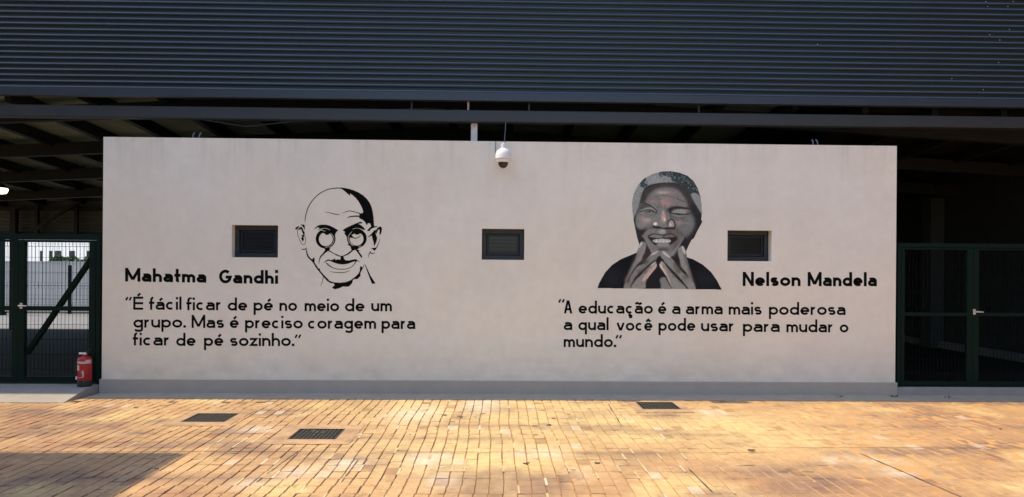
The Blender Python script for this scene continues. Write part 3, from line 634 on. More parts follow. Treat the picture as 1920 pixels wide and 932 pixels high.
    # hand on the left
    K.fill(e([(350,175),(375,98),(410,75),(455,85),(483,122),(470,200),(432,300),(402,405),(340,460),(262,562),(200,690),(175,760),(112,760),(180,590),(240,460),(300,340),(320,240)]), (120,111,108), .8)
    K.line(e([(452,180),(432,270),(392,390)]), 3.2, (142,122,118), 1.2, .7); K.line(e([(300,300),(250,440),(180,600),(120,740)]), 4, (62,54,52), 1.8, .7)
    K.fill(e([(380,102),(408,84),(411,116),(382,166),(354,188)]), (168,168,162), .5)
    K.fill(e([(545,312),(600,275),(682,240),(722,250),(726,312),(690,356),(600,422),(520,482),(430,562),(342,642),(272,732),(232,832),(205,897),(88,897),(130,742),(210,642),(290,542),(360,492),(450,452),(492,372)]), (112,104,101), .8)
    K.ell(e([(470,430)])[0], 7, 4.5, (74,66,60), 2.2, .7); K.ell(e([(370,590)])[0], 5, 4, (82,66,60), 2, .7); K.ell(e([(150,760)])[0], 5, 6, (92,74,58), 2.2, .7); K.ell(e([(330,530)])[0], 6, 3, (128,116,110), 2, .7)
    K.fill(e([(548,310),(620,268),(686,233),(682,260),(610,302)]), (176,164,160), .5)
    K.fill(e([(538,500),(590,455),(645,416),(663,450),(652,522),(592,592),(542,652),(492,732),(472,802),(452,897),(208,897),(240,822),(300,742),(380,662),(460,582),(502,532)]), (122,114,111), .8)
    K.fill(e([(655,470),(648,525),(590,600),(540,662),(482,742),(452,775),(412,752),(460,662),(530,572),(600,512)]), (180,144,135), 1.2, .85); K.line(e([(655,480),(648,524),(592,594),(542,654),(496,716)]), 1.4, (216,180,164), .6, .8)
    K.fill(e([(545,497),(600,450),(642,428),(632,462),(572,502)]), (162,156,150), .5); K.ell(e([(455,600)])[0], 4.5, 3.5, (88,78,72), 1.8, .7)
    K.line(e([(160,790),(190,700),(255,590),(340,475),(402,418),(430,300)]), (1,2,2.2,2,1.6,1), (52,43,41), .6); K.line(e([(205,895),(238,805),(330,672),(440,572),(540,492),(600,432)]), (1,2,2.2,2.2,2,1.4), (54,46,44), .6)
    # hand on the right
    K.fill(g([(384,202),(430,160),(460,150),(492,190),(522,282),(548,402),(592,562),(652,762),(692,918),(600,900),(560,702),(522,622),(440,542),(415,402),(384,292)]), (124,117,114), .8)
    K.line(g([(505,290),(540,420),(585,570),(650,780)]), 4.2, (76,66,66), 1.8, .7); K.fill(g([(450,160),(482,165),(518,252),(512,302),(465,240)]), (168,163,158), .5)
    K.fill(g([(80,292),(110,255),(150,245),(250,342),(330,432),(400,542),(480,622),(560,702),(642,802),(695,918),(550,918),(450,762),(330,622),(220,512),(130,412),(85,342)]), (119,112,109), .8)
    K.ell(g([(395,560)])[0], 5.5, 8, (76,65,56), 2.6, .75); K.ell(g([(540,690)])[0], 7, 5, (84,74,68), 2.6, .7); K.ell(g([(335,480)])[0], 3, 6, (74,62,54), 2, .7); K.ell(g([(600,850)])[0], 8, 6, (128,120,117), 3, .6)
    K.fill(g([(110,262),(140,243),(200,290),(257,347),(230,352),(160,316)]), (164,160,154), .5)
    K.fill(g([(60,462),(95,408),(142,442),(222,552),(332,682),(452,802),(562,918),(270,918),(222,802),(200,692),(130,592),(80,532)]), (122,116,113), .8)
    K.fill(g([(62,462),(90,428),(112,502),(172,602),(216,702),(272,862),(222,802),(190,692),(120,582),(74,522)]), (190,156,146), 1.1, .85); K.line(g([(66,480),(122,580),(195,690),(225,800)]), 1.2, (222,190,174), .5, .8)
    K.fill(g([(100,413),(130,438),(178,492),(150,482),(110,442)]), (142,132,128), .5); K.ell(g([(330,660)])[0], 4, 4, (84,70,62), 1.6, .7); K.ell(g([(430,760)])[0], 4.5, 4, (80,66,58), 1.8, .6); K.ell(g([(250,590)])[0], 3, 4, (90,78,70), 1.4, .6)
    K.fill(g([(64,742),(100,700),(160,700),(202,762),(252,852),(285,918),(102,918),(80,822)]), (112,106,105), .8)
    K.line(g([(108,405),(200,508),(330,640),(450,772),(560,905)]), (1.2,2.4,2.2,2.4,2.2), (34,29,29), .5); K.line(g([(180,690),(212,770),(240,830),(280,880)]), (1.5,2,1.6,.8), (40,34,34), .5); K.line(g([(425,500),(450,550),(525,622)]), (1,2.2,1.2), (40,34,34), .6)
    K.fill(e([(712,330),(790,415),(745,410),(712,465),(668,440),(672,370)]), (30,28,30), .8)
    K.rgb *= (1+.16*(fbm(K.U*.35, K.V*.22, 51, 3)-.5)+.10*(fbm(K.U*1.1, K.V*.9, 57, 2)-.5))[..., None]   # brush marks
    m = attr_mat('portrait_paint', .85, (30, .05), .12, 160); m.node_tree.nodes['Principled BSDF'].inputs['Specular IOR Level'].default_value = .12
    o = K.build('painted_portrait', m, bld, out, True)
    o['label'] = 'grey and pink shaded portrait of a smiling man with fingertips together'
tonal_portrait()

# ---------------------------------------------------------------- lettering
def arc(cx, cy, rx, ry, a0, a1, n=18): return [(cx+rx*math.cos(R(a0+(a1-a0)*k/n)), cy+ry*math.sin(R(a0+(a1-a0)*k/n))) for k in range(n+1)]
GW = dict(a=1.04,c=1.0,d=1.10,e=1.08,f=.62,g=1.08,h=.98,i=.26,l=.26,m=1.42,n=.98,o=1.12,p=1.08,q=1.08,r=.64,s=.92,t=.66,u=1.0,v=1.08,z=.92,G=1.40,M=1.62,N=1.22,E=1.12,A=1.16)
GW['.'] = .26; GW[' '] = .5
ACC = {'á':('a','ac'),'é':('e','ac'),'ê':('e','ci'),'ã':('a','ti'),'ç':('c','ce'),'É':('E','ac')}
AS = 1.62; DS = -.52
def glyph(ch, w, t):                               # centre lines in units of the x height; t = stroke
    h = t/2; X = lambda u: h+u*(w-2*h); Yv = lambda v: h+v*(1-2*h); cx = w/2; rx = (w-2*h)/2; ry = .5-h; L = []; cap = lambda v: h+v*(AS-2*h)
    if ch == 'o': L.append(('c', arc(cx,.5,rx,ry,0,360,30)[:-1]))
    elif ch == 'c': L.append(arc(cx,.5,rx,ry,52,308))
    elif ch == 'e': L.append([(X(.02),.49)]+[(X(.97),.49)]+arc(cx,.5,rx,ry,8,318,24))
    elif ch == 'a':
        L.append([(X(.06),Yv(.90)),(X(.2),Yv(.98))]+[(X(.5),Yv(1))]+arc(X(.62),Yv(.62),X(1)-X(.62),Yv(1)-Yv(.62),90,0,8)+[(X(1),0)])
        y0, y1 = Yv(0), Yv(.60); my = (y0+y1)/2; L.append([(X(1),y1),(X(.45),y1)]+arc(X(.34),my,X(.34)-X(0),(y1-y0)/2,90,270,12)+[(X(.5),y0),(X(1),y0+.06)])
    elif ch in 'dpqg':
        L.append(('c', arc(cx,.5,rx,ry,0,360,30)[:-1]))
        if ch == 'd': L.append([(X(1),0),(X(1),AS)])
        if ch == 'p': L.append([(X(0),DS),(X(0),1)])
        if ch == 'q': L.append([(X(1),DS),(X(1),1)])
        if ch == 'g': L.append([(X(1),1)]+[(X(1),-.18)]+arc(X(.66),-.18,X(1)-X(.66),.32-h+.02,0,-90,8)+[(X(.3),DS+h+.02),(X(.06),DS+h+.02+.10)])
    elif ch in 'nh': L.append([(X(0),0),(X(0),AS if ch == 'h' else 1)]); L.append([(X(0),.55)]+arc(cx,.52,rx,Yv(1)-.52,165,0,14)+[(X(1),0)])
    elif ch == 'u': L.append([(X(1),0),(X(1),1)]); L.append([(X(1),.45)]+arc(cx,.48,rx,.48-Yv(0),-15,-180,14)+[(X(0),1)])
    elif ch == 'm':
        L.append([(X(0),0),(X(0),1)]); r2 = rx/2
        for k in (0,1): L.append([(X(0)+2*r2*k,.55)]+arc(X(0)+r2*(1+2*k),.55,r2,Yv(1)-.55,165,0,12)+[(X(0)+2*r2*(k+1),0)])
    elif ch == 'r': L.append([(X(0),0),(X(0),1)]); L.append([(X(0),.5)]+arc(X(.95),.5,X(.95)-X(0),Yv(1)-.5,170,90,9)+[(X(1),Yv(.99))])
    elif ch == 'i': L.append([(cx,0),(cx,1)]); L.append([(cx,1.28),(cx,1.28+t*1.05)])
    elif ch == 'l': L.append([(cx,0),(cx,AS)])
    elif ch == 'f': L.append([(X(.34),0),(X(.34),1.2)]+arc(X(.34)+.26,1.22,.26,AS-h-1.22,180,90,8)+[(X(1.0),AS-h)]); L.append([(0,1-h),(w,1-h)])
    elif ch == 't': L.append([(X(.4),AS-.04),(X(.4),.22)]+arc(X(.4)+.22,.22,.22,.22-h,180,270,8)+[(X(.98),h)]); L.append([(0,1-h),(w,1-h)])
    elif ch == 's':
        L.append(arc(cx,Yv(.755),rx*.94,Yv(.245)-h,35,90,6)+arc(X(.34),Yv(.755),X(.34)-X(.03),Yv(.245)-h,90,270,10)+arc(X(.66),Yv(.255),X(.97)-X(.66),Yv(.255)-h,90,-90,10)+arc(cx,Yv(.255),rx*.94,Yv(.255)-h,270,212,6))
    elif ch == 'v': L.append([(X(0),1),(cx-.02,0+h*.3)]); L.append([(X(1),1),(cx+.02,0+h*.3)])
    elif ch == 'z': L.append([(.02,1-h),(X(.95),1-h),(X(.05),h),(w,h)])
    elif ch == 'G': L.append(arc(cx,AS/2,rx,AS/2-h,48,330,26)+[(X(1),AS*.46),(X(.52),AS*.46)])
    elif ch == 'M': L.append([(X(0),0),(X(0),AS)]); L.append([(X(1),0),(X(1),AS)]); L.append([(X(.02),AS-h),(cx,h*1.4)]); L.append([(X(.98),AS-h),(cx,h*1.4)])
    elif ch == 'N': L.append([(X(0),0),(X(0),AS)]); L.append([(X(1),0),(X(1),AS)]); L.append([(X(.02),AS-h*.6),(X(.98),h*.6)])
    elif ch == 'E': L.append([(X(0),0),(X(0),AS)]); [L.append([(X(0),y),(w,y)]) for y in (h, AS*.5, AS-h)]
    elif ch == 'A': L.append([(X(0),0),(cx-.03,AS)]); L.append([(X(1),0),(cx+.03,AS)]); L.append([(X(.2),AS*.32),(X(.8),AS*.32)])
    elif ch == '.': L.append([(cx,0),(cx,t*1.1)])
    return L
def accent(k, w, t, top):
    c = w/2
    if k == 'ac': return [[(c-.06,top+.14),(c+.26,top+.44)]]
    if k == 'ci': return [[(c-.26,top+.14),(c,top+.38),(c+.26,top+.14)]]
    if k == 'ti': return [[(c-.42,top+.22),(c-.2,top+.34),(c+.12,top+.22),(c+.38,top+.34)]]
    if k == 'ce': return [[(c,0),(c-.02,-.18),(c+.22,-.24),(c+.22,-.42),(c-.06,-.46)]]
class Pen:
    def __init__(s): s.b = MB(); s.k = 0
    def stroke(s, P, t, closed=False):             # ribbon with mitred joints, in photograph pixels, laid on the wall
        n = len(P); s.k += 1; Y = -.0014-.00012*(s.k % 7); Lr = []
        for i in range(n):
            p = np.array(P[i]); a = np.array(P[i-1] if (i or closed) else P[i]); b = np.array(P[(i+1) % n] if (i < n-1 or closed) else P[i])
            d1 = p-a; d2 = b-p
            if not d1.any(): d1 = d2
            if not d2.any(): d2 = d1
            d1 = d1/np.linalg.norm(d1); d2 = d2/np.linalg.norm(d2); nn = np.array((-d1[1]-d2[1], d1[0]+d2[0])); l = np.linalg.norm(nn)
            nn = nn/l if l > 1e-6 else np.array((-d1[1],d1[0])); cs = max(.45, abs(nn@np.array((-d1[1],d1[0])))); w = t/2/cs
            Lr.append((on_y(*(p+nn*w), Y), on_y(*(p-nn*w), Y)))
        for i in range(n if closed else n-1):
            A, B = Lr[i], Lr[(i+1) % n]; s.b.quad(A[1], B[1], B[0], A[0])
    def word(s, txt, u0, u1, v0, v1, hx, t):
        base = [ACC.get(c, (c, None)) for c in txt]; gap = .135; tn = t/hx
        nat = sum(GW[c[0]] for c in base)+gap*(len(base)-1); k = (u1-u0)/hx/nat
        x = 0
        for c, ac in base:
            narrow = c in 'il.'
            w = GW[c]*k if not narrow else max(tn*1.02, GW[c]*k)
            LL = glyph(c, w, tn)+(accent(ac, w, tn, 1 if c.islower() else AS-.04) if ac else [])
            for Lx in LL:
                cl = isinstance(Lx, tuple); Lx = Lx[1] if cl else Lx
                s.stroke([(u0+(x+px)*hx, v0+(v1-v0)*((x+px)*hx)/(u1-u0)-py*hx) for px, py in Lx], t if not narrow or c != '.' else t*1.2, cl)
            x += w+gap*k
    def ticks(s, u, v, sp=6.6, hgt=6.2, t=3.4):
        for k in (0,1): s.stroke([(u+k*sp+3.2, v), (u+k*sp, v+hgt)], t)
def write(label, words, ticks, hx, t):
    p = Pen()
    for w in words: p.word(*w, hx, t)
    for q in ticks: p.ticks(*q)
    o = p.b.build('lettering', M['black'], bld); o['label'] = label
T = 4.1
write('bold black name painted under the leftmost window', [('Mahatma',234.6,386.9,527.8,530.1),('Gandhi',410.7,520.1,531.2,532.3)], [], 15.8, 5.6)
write('bold black name painted under the rightmost window', [('Nelson',1392.6,1500,536.4,536.4),('Mandela',1514.4,1642.9,536.6,536.8)], [], 16.4, 5.4)
write('three line black quotation under the line portrait',
  [('É',249.8,268.4,580.9,580.9),('fácil',279.3,340.4,580.9,580.9),('ficar',349.2,415.2,581.8,581.8),('de',427,463.6,582.5,582.5),('pé',475.4,511.9,582.6,582.6),('no',523.9,557,583,583),('meio',571.1,635.6,583.6,583.8),('de',646.9,683.6,584,584),('um',696,734.8,583.8,583.8),
   ('grupo.',250.1,348.3,614.4,614.4),('Mas',359.2,420.3,615,615),('é',430.7,447.7,615.2,615.2),('preciso',459.4,567.5,615.6,616.1),('coragem',577.3,705.2,616.4,616.6),('para',715.3,778.6,616.9,617),
   ('ficar',248.8,318.2,647.8,648),('de',330.4,366.9,648.7,648.7),('pé',382.4,418.9,648.8,648.8),('sozinho.',431.1,551.6,648.9,648.9)], [(236.2,557),(553.6,627.5)], 15.2, T)
write('three line black quotation under the shaded portrait',
  [('A',1057.3,1073,587.7,587.7),('educação',1084.7,1224.2,588.0,588.3),('é',1233.9,1249.5,588.8,588.8),('a',1260,1276,589,589),('arma',1285.8,1355.1,589.3,589.5),('mais',1366.3,1428.2,590,590.1),('poderosa',1441.7,1585.5,590.4,590.7),
   ('a',1056.9,1073,618.9,618.9),('qual',1084.4,1141,619.2,619.2),('você',1155.8,1223.4,620.2,620.2),('pode',1234.7,1303.8,620.5,620.6),('usar',1314.4,1376.6,621.2,621.6),('para',1393,1462,622.4,622.5),('mudar',1474.5,1562.4,623,623.3),('o',1574.5,1590.8,623.4,623.4),
   ('mundo.',1056.9,1155,650.9,650.9)], [(1048,561.2),(1155.2,628.4)], 15.0, 4.0)

# ================================================================ STEEL SHED OVER THE BLOCK
shed = thing('steel_shed', 'dark steel shed with a deep ribbed cladding fascia over the painted block', 'shed', (0,4,0))
SX0, SX1, SY1 = -16.0, 9.6, 9.1
FB, FT = 4.055, 6.62
def zr(X, Y): return 4.42-.052*abs(X+1.0)-.045*Y
fb = MB(); prof = []; pitch = .0765; n = int((FT-FB)/pitch)
for k in range(n):
    for (u, dy) in ((0,-.002),(.07,-.0035),(.13,-.0035),(.20,-.001),(.47,.0150),(.56,.0165),(.74,.0165),(.85,.0145)):
        prof.append((FB+(k+u)*pitch, -.035+dy+.003))
prof.append((FB+n*pitch, -.032))
FX = np.linspace(-16, 16, 33)
for i, X in enumerate(FX):
    off = .0015*math.sin(i*2.3)+.001*math.sin(i*5.1)
    for z, y in prof: fb.v.append((X, y+off, z+.0012*math.sin(i*1.7+1)))
m_ = len(prof)
for i in range(len(FX)-1):
    for k in range(m_-1): fb.f.append((i*m_+k, (i+1)*m_+k, (i+1)*m_+k+1, i*m_+k+1))
fo = fb.build('fascia_cladding', M['clad'], shed, smooth=True); fo.data.materials.append(M['skylit'])
for pl in fo.data.polygons:                             # skylight on the up-facing slope of every rib, put into the colour
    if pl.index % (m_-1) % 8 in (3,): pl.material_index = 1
scr = mat('screw_head', (.7,.7,.68), .3, .6)
for (u, v) in ((1533,83),(1849,3),(1852,12),(1890,12),(1900,2.5),(1856,65),(1875,75),(1893,55),(1785,147),(1844,168),(1873,117)):
    p = on_y(u, v, -.04); MB().lathe((p.x,-.036,p.z-.004), [(.0045,0),(.006,.003),(.0045,.008)], 8).build('screw', scr, fo)
MB().box(-16,16,-.046,-.026,3.955,FB+.004).box(-16,16,-.026,.05,3.955,3.958).build('fascia_trim', M['cladtrim'], shed)
MB().box(-16,16,-.06,.04,FT-.004,FT+.05).build('parapet_cap', M['cladtrim'], shed)
MB().box(-16,SX1,.02,.16,3.682,3.842).build('edge_beam', M['beam'], shed, bevel=.012)
for u in (772,878,992,1310):                            # hangers between beam and fascia
    p = on_y(u,198,.10); MB().box(p.x-.012,p.x+.012,.09,.112,3.84,4.1).build('hanger', M['whitepaint'] if u == 878 else M['beam'], shed)
MB().box(-16,16,.20,.24,4.5,FT-.1).build('parapet_back', M['steel'], shed)
# ribbed roof sheet (ribs run along the front)
rf = MB(); ny = int(SY1/.1*4); XS = (-16,-8.5,-1,4.3,SX1)
for X in XS:
    for j in range(ny+1):
        Y = .02+j*.1/4; rf.v.append((X, Y, zr(X,Y)+.016*(1 if (j % 4) in (0,1) else -1)))
for i in range(len(XS)-1):
    for j in range(ny): rf.f.append((i*(ny+1)+j, i*(ny+1)+j+1, (i+1)*(ny+1)+j+1, (i+1)*(ny+1)+j))
ro = rf.build('roof_sheet', M['roofin'], shed); ro.data.materials.append(M['roofshade'])
for pl in ro.data.polygons: pl.material_index = 1 if pl.index >= 3*ny else 0  # same sheet, coloured near black over the right bay to imitate its shade
def sloped(x0, x1, Y0, Y1, d0, d1, name, m):
    b = MB(); P = [x0]+([-1.0] if x0 < -1 < x1 else [])+[x1]
    for i in range(len(P)-1):
        a, c = P[i], P[i+1]; n = len(b.v)
        for (X, Y, d) in ((a,Y0,d1),(c,Y0,d1),(c,Y1,d1),(a,Y1,d1),(a,Y0,d0),(c,Y0,d0),(c,Y1,d0),(a,Y1,d0)): b.v.append((X,Y,zr(X,Y)-d))
        b.f += [tuple(n+k for k in q) for q in ((0,3,2,1),(4,5,6,7),(0,1,5,4),(1,2,6,5),(2,3,7,6),(3,0,4,7))]
    return b.build(name, m, shed)
for Y in (.67,2.83,5.0,7.15): sloped(-16, SX1-.02, Y-.05, Y+.05, .15, .36, 'rafter', M['steel'])
x = -15.45
while x < SX1-.1:
    sloped(x-.045, x+.045, .17, SY1-.05, .02, .20, 'purlin', M['steel']); x += .98
a_, b_, c_ = on_y(369,223,.60), on_y(462,237.5,.60), on_y(556,227,.60)
MB().bar(a_, b_, .012, .014).build('flange_edge_standin', M['galv'], shed); MB().bar(b_, c_, .012, .014).build('flange_edge_standin', M['galv'], shed)  # thin pale bars stand in for the light edges of the rafter flanges
# rear and side enclosure
bc = MB(); zt = 3.75
k = 0; Z = 2.49
while Z < 4.2:
    for (dz, dy) in ((0,0),(.02,.014),(.055,.014),(.075,0)): bc.v += [(-16,SY1+dy,Z+dz),(-5.0,SY1+dy,Z+dz)]
    Z += .09
for i in range(0, len(bc.v)-2, 2): bc.f.append((i,i+1,i+3,i+2))
bc.build('rear_cladding', M['backclad'], shed)
for Z in (2.53,3.18): MB().box(-16,-5.0,SY1-.09,SY1-.01,Z-.05,Z+.05).build('girt', M['steel'], shed)
for u in (69,143): X = on_y(u,395,SY1-.15).x; MB().box(X-.05,X+.05,SY1-.25,SY1-.09,.1,zr(X,SY1)-.1).build('rear_post', M['steel'], shed) if u == 999 else MB().box(X-.04,X+.04,SY1-.18,SY1-.09,2.5,zr(X,SY1)-.1).build('rear_post', M['steel'], shed)
p = on_y(62,432,SY1-.3); q = on_y(192,351,SY1-.3); MB().bar(p,q,.07,.07).build('rear_brace', M['steel'], shed)
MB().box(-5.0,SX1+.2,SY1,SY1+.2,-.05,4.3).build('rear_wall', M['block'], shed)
# right side block wall with raised joints
bw_ = MB(); bw_.box(SX1,SX1+.2,.3,SY1,-.05,4.6); nz = 0
for r in range(21):
    for kk in range(22):
        y0 = .32+kk*.41+(.2 if r % 2 else 0)
        if y0+.395 < SY1 and r*.2+.19 < 4.1: bw_.box(SX1-.012,SX1-.001,y0,y0+.395,.11+r*.2,.11+r*.2+.185)
bw_.build('block_wall', M['block'], shed)
MB().box(SX1-.16,SX1-.02,.3,SY1-.02,.08,.24).build('wall_kerb', M['kerb'], shed, bevel=.01)
MB().box(SX1-.32,SX1-.03,5.5,5.85,.1,3.3).build('pier', M['pier'], shed)
MB().box(9.9,16,.0,.2,-.05,4.1).build('side_wall', M['block'], shed)
for X, Y in ((-12.2,.12),(-12.2,SY1-.2),(9.3,.14)): MB().box(X-.07,X+.07,Y-.07,Y+.07,-.02,zr(X,Y)-.3).build('column', M['steel'], shed)
struct(MB().box(SX0,WX0-.03,.02,SY1+.1,-.05,.10).build('floor', M['floor']))
struct(MB().box(WX1+.025,SX1,.02,SY1,-.05,.10).build('floor', M['floorshade']))  # darker copy of the floor colour paints the gloom of the closed bay
fl = on_z(1372,757).x-.53*FT
tag(MB().box(fl-.21,fl+.21,-.20,-.062,FT-.04,FT+.13).box(fl-.03,fl+.03,-.061,.1,FT+.052,FT+.08).build('floodlight', M['steel']), 'dark floodlight box fixed on the parapet above the right window', 'floodlight')

# threshold of the right gate, ramp of the left gate
tag(MB().box(WX1+.024,16,-.02,.06,-.02,.112).build('door_step', M['concrete2'], bevel=.006), 'low concrete step running below the right hand gate', 'step')
rb = MB(); y0, y1, y2 = -.80, -.30, .06; xa, xb = -16.0, -5.285
for X in (xa, xb): rb.v += [(X,y0,.008),(X,y1,.10),(X,y2,.104),(X,y2,-.05),(X,y0,-.05)]
rb.f += [(0,5,6,1),(1,6,7,2),(2,7,8,3),(3,8,9,4),(4,9,5,0),(0,1,2,3,4),(9,8,7,6,5)]
tag(rb.build('ramp', M['concrete2'], bevel=.004), 'pale concrete ramp leading up to the left hand gate', 'ramp')

# white post and pipe ends on the coping
a = on_y(883,252,.14); b = on_y(895,252,.14); zt = on_y(889,232,.14).z
wp = MB().box(a.x,b.x,.12,.20,WT+.001,zt).build('support_post', M['whitepaint'], bevel=.004)
tag(wp, 'short white post propping the beam on top of the pale wall', 'post')
MB().lathe((a.x+.05,.117,zt-.045), [(.006,0),(.006,.012)], 8).build('bolt', M['iron'], wp)
for (u, lean, lab) in ((360,.02,'bent grey pipe end on the wall top, outer one of the left pair'),(371.5,.028,'bent grey pipe end on the wall top, inner one of the left pair'),(1526,-.012,'bent grey pipe end on the wall top, inner one of the right pair'),(1535,-.024,'bent grey pipe end on the wall top, outer one of the right pair')):
    p = on_y(u, 262, .10); x = p.x
    tag(MB().tube([(x,.12,WT+.0005),(x+lean*.3,.12,WT+.05),(x+lean*.6,.12,WT+.075),(x+lean*1.2,.13,WT+.096)],.0105,10).build('pipe_end', M['galv'], smooth=True), lab, 'pipe', 'bent pipe ends on the wall top')

# ================================================================ SECURITY CAMERA
p = on_y(943.5, 300, -.27); cx, cy = p.x, -.27
zz = lambda v: on_y(943.5, v, -.27).z
dome = thing('security_camera', 'white dome security camera hung on the front of the painted wall', 'camera', (cx,cy,zz(316)))
s1 = .0073
MB().lathe((cx,cy,0), [(.030,zz(280)),(.031,zz(272)),(.028,zz(269)),(.012,zz(268))][::-1] if False else [(.012,zz(316)*0+zz(281)),(.034,zz(280)),(.034,zz(272)),(.030,zz(269.3)),(.014,zz(268))], 24).build('neck', M['white'], dome, smooth=True)
MB().lathe((cx,cy,0), [(.098,zz(299)),(.108,zz(298)),(.107,zz(294)),(.100,zz(288)),(.088,zz(283.5)),(.060,zz(280)),(.034,zz(278))], 36).build('housing', M['white'], dome, smooth=True)
MB().lathe((cx,cy,0), [(.078,zz(305)),(.094,zz(303.5)),(.098,zz(299.6)),(.09,zz(299))], 36).build('collar', M['white'], dome, smooth=True)
MB().lathe((cx,cy,0), [(.008,zz(315.6)),(.03,zz(314.8)),(.052,zz(312)),(.066,zz(308)),(.070,zz(304.2)),(.06,zz(303.6))], 30).build('dome_cover', M['smoke'], dome, smooth=True)
MB().box(cx-.055,cx+.055,-.014,-.002,zz(290),zz(272)).build('wall_plate', M['white'], dome, bevel=.003)
MB().tube([(cx,-.01,zz(279)),(cx,-.10,zz(277)),(cx,-.2,zz(275)),(cx,cy,zz(275))], .022, 12).build('arm', M['white'], dome, smooth=True)
MB().tube([(cx-.10,-.008,WT),(cx-.105,-.010,zz(276)),(cx-.10,-.012,zz(282)),(cx-.05,-.012,zz(281))], .005, 6).build('side_cable', M['galv'], dome)
c0 = on_y(947.5,238,.06); MB().tube([(cx+.01,cy+.06,zz(272)),(cx+.012,cy+.12,zz(268.5)),(cx+.016,-.06,zz(262)),(c0.x,-.02,3.58),(c0.x+.004,.03,3.70)], .0045, 6).build('cable', M['galv'], dome)

# ================================================================ GATES
GY = .045
def gate(sgn):
    xs_ = {}
    def gx(u): return on_y(u, 580, GY).x
    if sgn < 0:
        g = thing('mesh_gate', 'green steel double gate with diagonal brace, open yard showing through its mesh', 'gate', (-7,GY,.1), 'green mesh gates beside the painted block')
        post = (gx(182.5),gx(189.3)); hinge = (gx(168.5),gx(181)); m1 = (gx(36.6),gx(48)); m2 = (gx(25),gx(36.2)); far = (m2[0]-1.0, m2[0]-.91); fpost = (far[0]-.07, far[0]-.01)
        zl = (2.035,2.11); zb = (.135,.205); zm = (1.085,1.145)
    else:
        g = thing('mesh_gate', 'green steel double gate with dark interior behind its mesh, right of the block', 'gate', (8,GY,.1), 'green mesh gates beside the painted block')
        post = (gx(1680.5),gx(1686.5)); hinge = (gx(1687.3),gx(1694)); m1 = (gx(1811),gx(1821.4)); m2 = (gx(1821.9),gx(1833)); far = (m2[1]+.91, m2[1]+1.0); fpost = (far[1]+.01, far[1]+.07)
        zl = (2.03,2.085); zb = (.13,.19); zm = (1.09,1.135)
    yA, yB = GY-.03, GY+.03
    for q in (post, fpost): MB().box(q[0],q[1],GY-.035,GY+.035,.1,zl[1]).build('gate_post', M['green'], g, bevel=.004)
    lo, hi = min(post[0],fpost[0]), max(post[1],fpost[1])
    MB().box(lo+.002,hi-.002,GY-.036,GY+.036,zl[0],zl[1]+.003).build('lintel', M['green'], g, bevel=.004)
    for (st, hg, brace) in ((m1, hinge, sgn < 0), (m2, far, False)):
        a, b = sorted((st, hg)); top = zl[0]-.003
        f = MB(); f.box(a[0],a[1],yA,yB,zb[0],top); f.box(b[0],b[1],yA,yB,zb[0],top)
        for (z0, z1) in (zb, zm, (top-.03, top)): f.box(a[1],b[0],yA+.004,yB-.004,z0,z1)
        lf = f.build('gate_leaf', M['green'], g, bevel=.003)
        w = MB(); x = a[1]+.025
        while x < b[0]: w.bar((x,GY-.006,zb[1]),(x,GY-.006,top-.03),.0036,.0036); x += .05
        for z in (.30,.50,.70,.90,1.24,1.42,1.6,1.8,1.95): w.bar((a[1],GY,z),(b[0],GY,z),.004,.004)
        w.build('mesh_panel', M['wire'], lf)
        if brace:
            MB().bar((a[1]-.01,GY+.055,on_y(46,664,GY).z),(b[0]+.04,GY+.055,on_y(172,474,GY).z),.05,.085,(0,1,0)).build('brace', M['green'], lf)
            for v in (464,557): q = on_y(182,v,GY); MB().box(b[1]-.004,post[0]+.004,GY-.02,GY+.02,q.z-.02,q.z+.02).build('hinge', M['green'], lf)
    # handle
    u, v = (39,573) if sgn < 0 else (1827.5,584.5); q = on_y(u, v, yA-.012); hd = MB()
    hd.box(q.x-.017,q.x+.017,yA-.010,yA-.0005,q.z-.04,q.z+.035); hd.tube([(q.x,yA-.005,q.z),(q.x,yA-.05,q.z)],.011,10); hd.tube([(q.x-.008,yA-.05,q.z),(q.x+.04,yA-.052,q.z),(q.x+.10,yA-.045,q.z-.003)],[.012,.010,.008],10)
    hd.build('handle', M['alum'], g, smooth=True)
gate(-1); gate(1)

# ================================================================ FIRE EXTINGUISHER
B = on_y(158.8, 720.5, -.13); ex, ey = B.x, -.13; ez = .1030
e = thing('fire_extinguisher', 'red fire extinguisher standing before the left gate beside the wall corner', 'extinguisher', (ex,ey,ez))
rr = .086
MB().lathe((ex,ey,ez), [(.080,0),(.087,.004),(.0885,.02),(.0875,.078),(.084,.085)], 32).build('base_skirt', M['rubber'], e, smooth=True)
MB().lathe((ex,ey,ez), [(.078,.07),(rr,.084),(rr,.335),(.083,.358),(.073,.378),(.054,.394),(.034,.402),(.024,.408),(.024,.42)], 36).build('cylinder', M['red'], e, smooth=True)
MB().lathe((ex,ey,ez), [(.022,.41),(.024,.418),(.024,.44),(.016,.447)], 16).build('valve', M['alum'], e, smooth=True)
MB().tube([(ex-.02,ey,ez+.43),(ex-.07,ey-.01,ez+.432)], [.011,.013], 10).build('gauge', M['white'], e)
MB().bar((ex-.01,ey,ez+.447),(ex+.075,ey,ez+.488),.022,.010).bar((ex-.005,ey,ez+.438),(ex+.085,ey,ez+.452),.022,.009).build('lever', M['rubber'], e, bevel=.002)
MB().tube([(ex-.02,ey+.01,ez+.43),(ex-.085,ey+.03,ez+.415),(ex-.104,ey,ez+.33),(ex-.110,ey-.01,ez+.2),(ex-.100,ey-.01,ez+.10)], .008, 8).build('hose', M['rubber'], e, smooth=True)
MB().tube([(ex-.101,ey-.01,ez+.13),(ex-.097,ey-.012,ez+.09)], [.011,.016], 10).build('nozzle', M['white'], e, smooth=True)
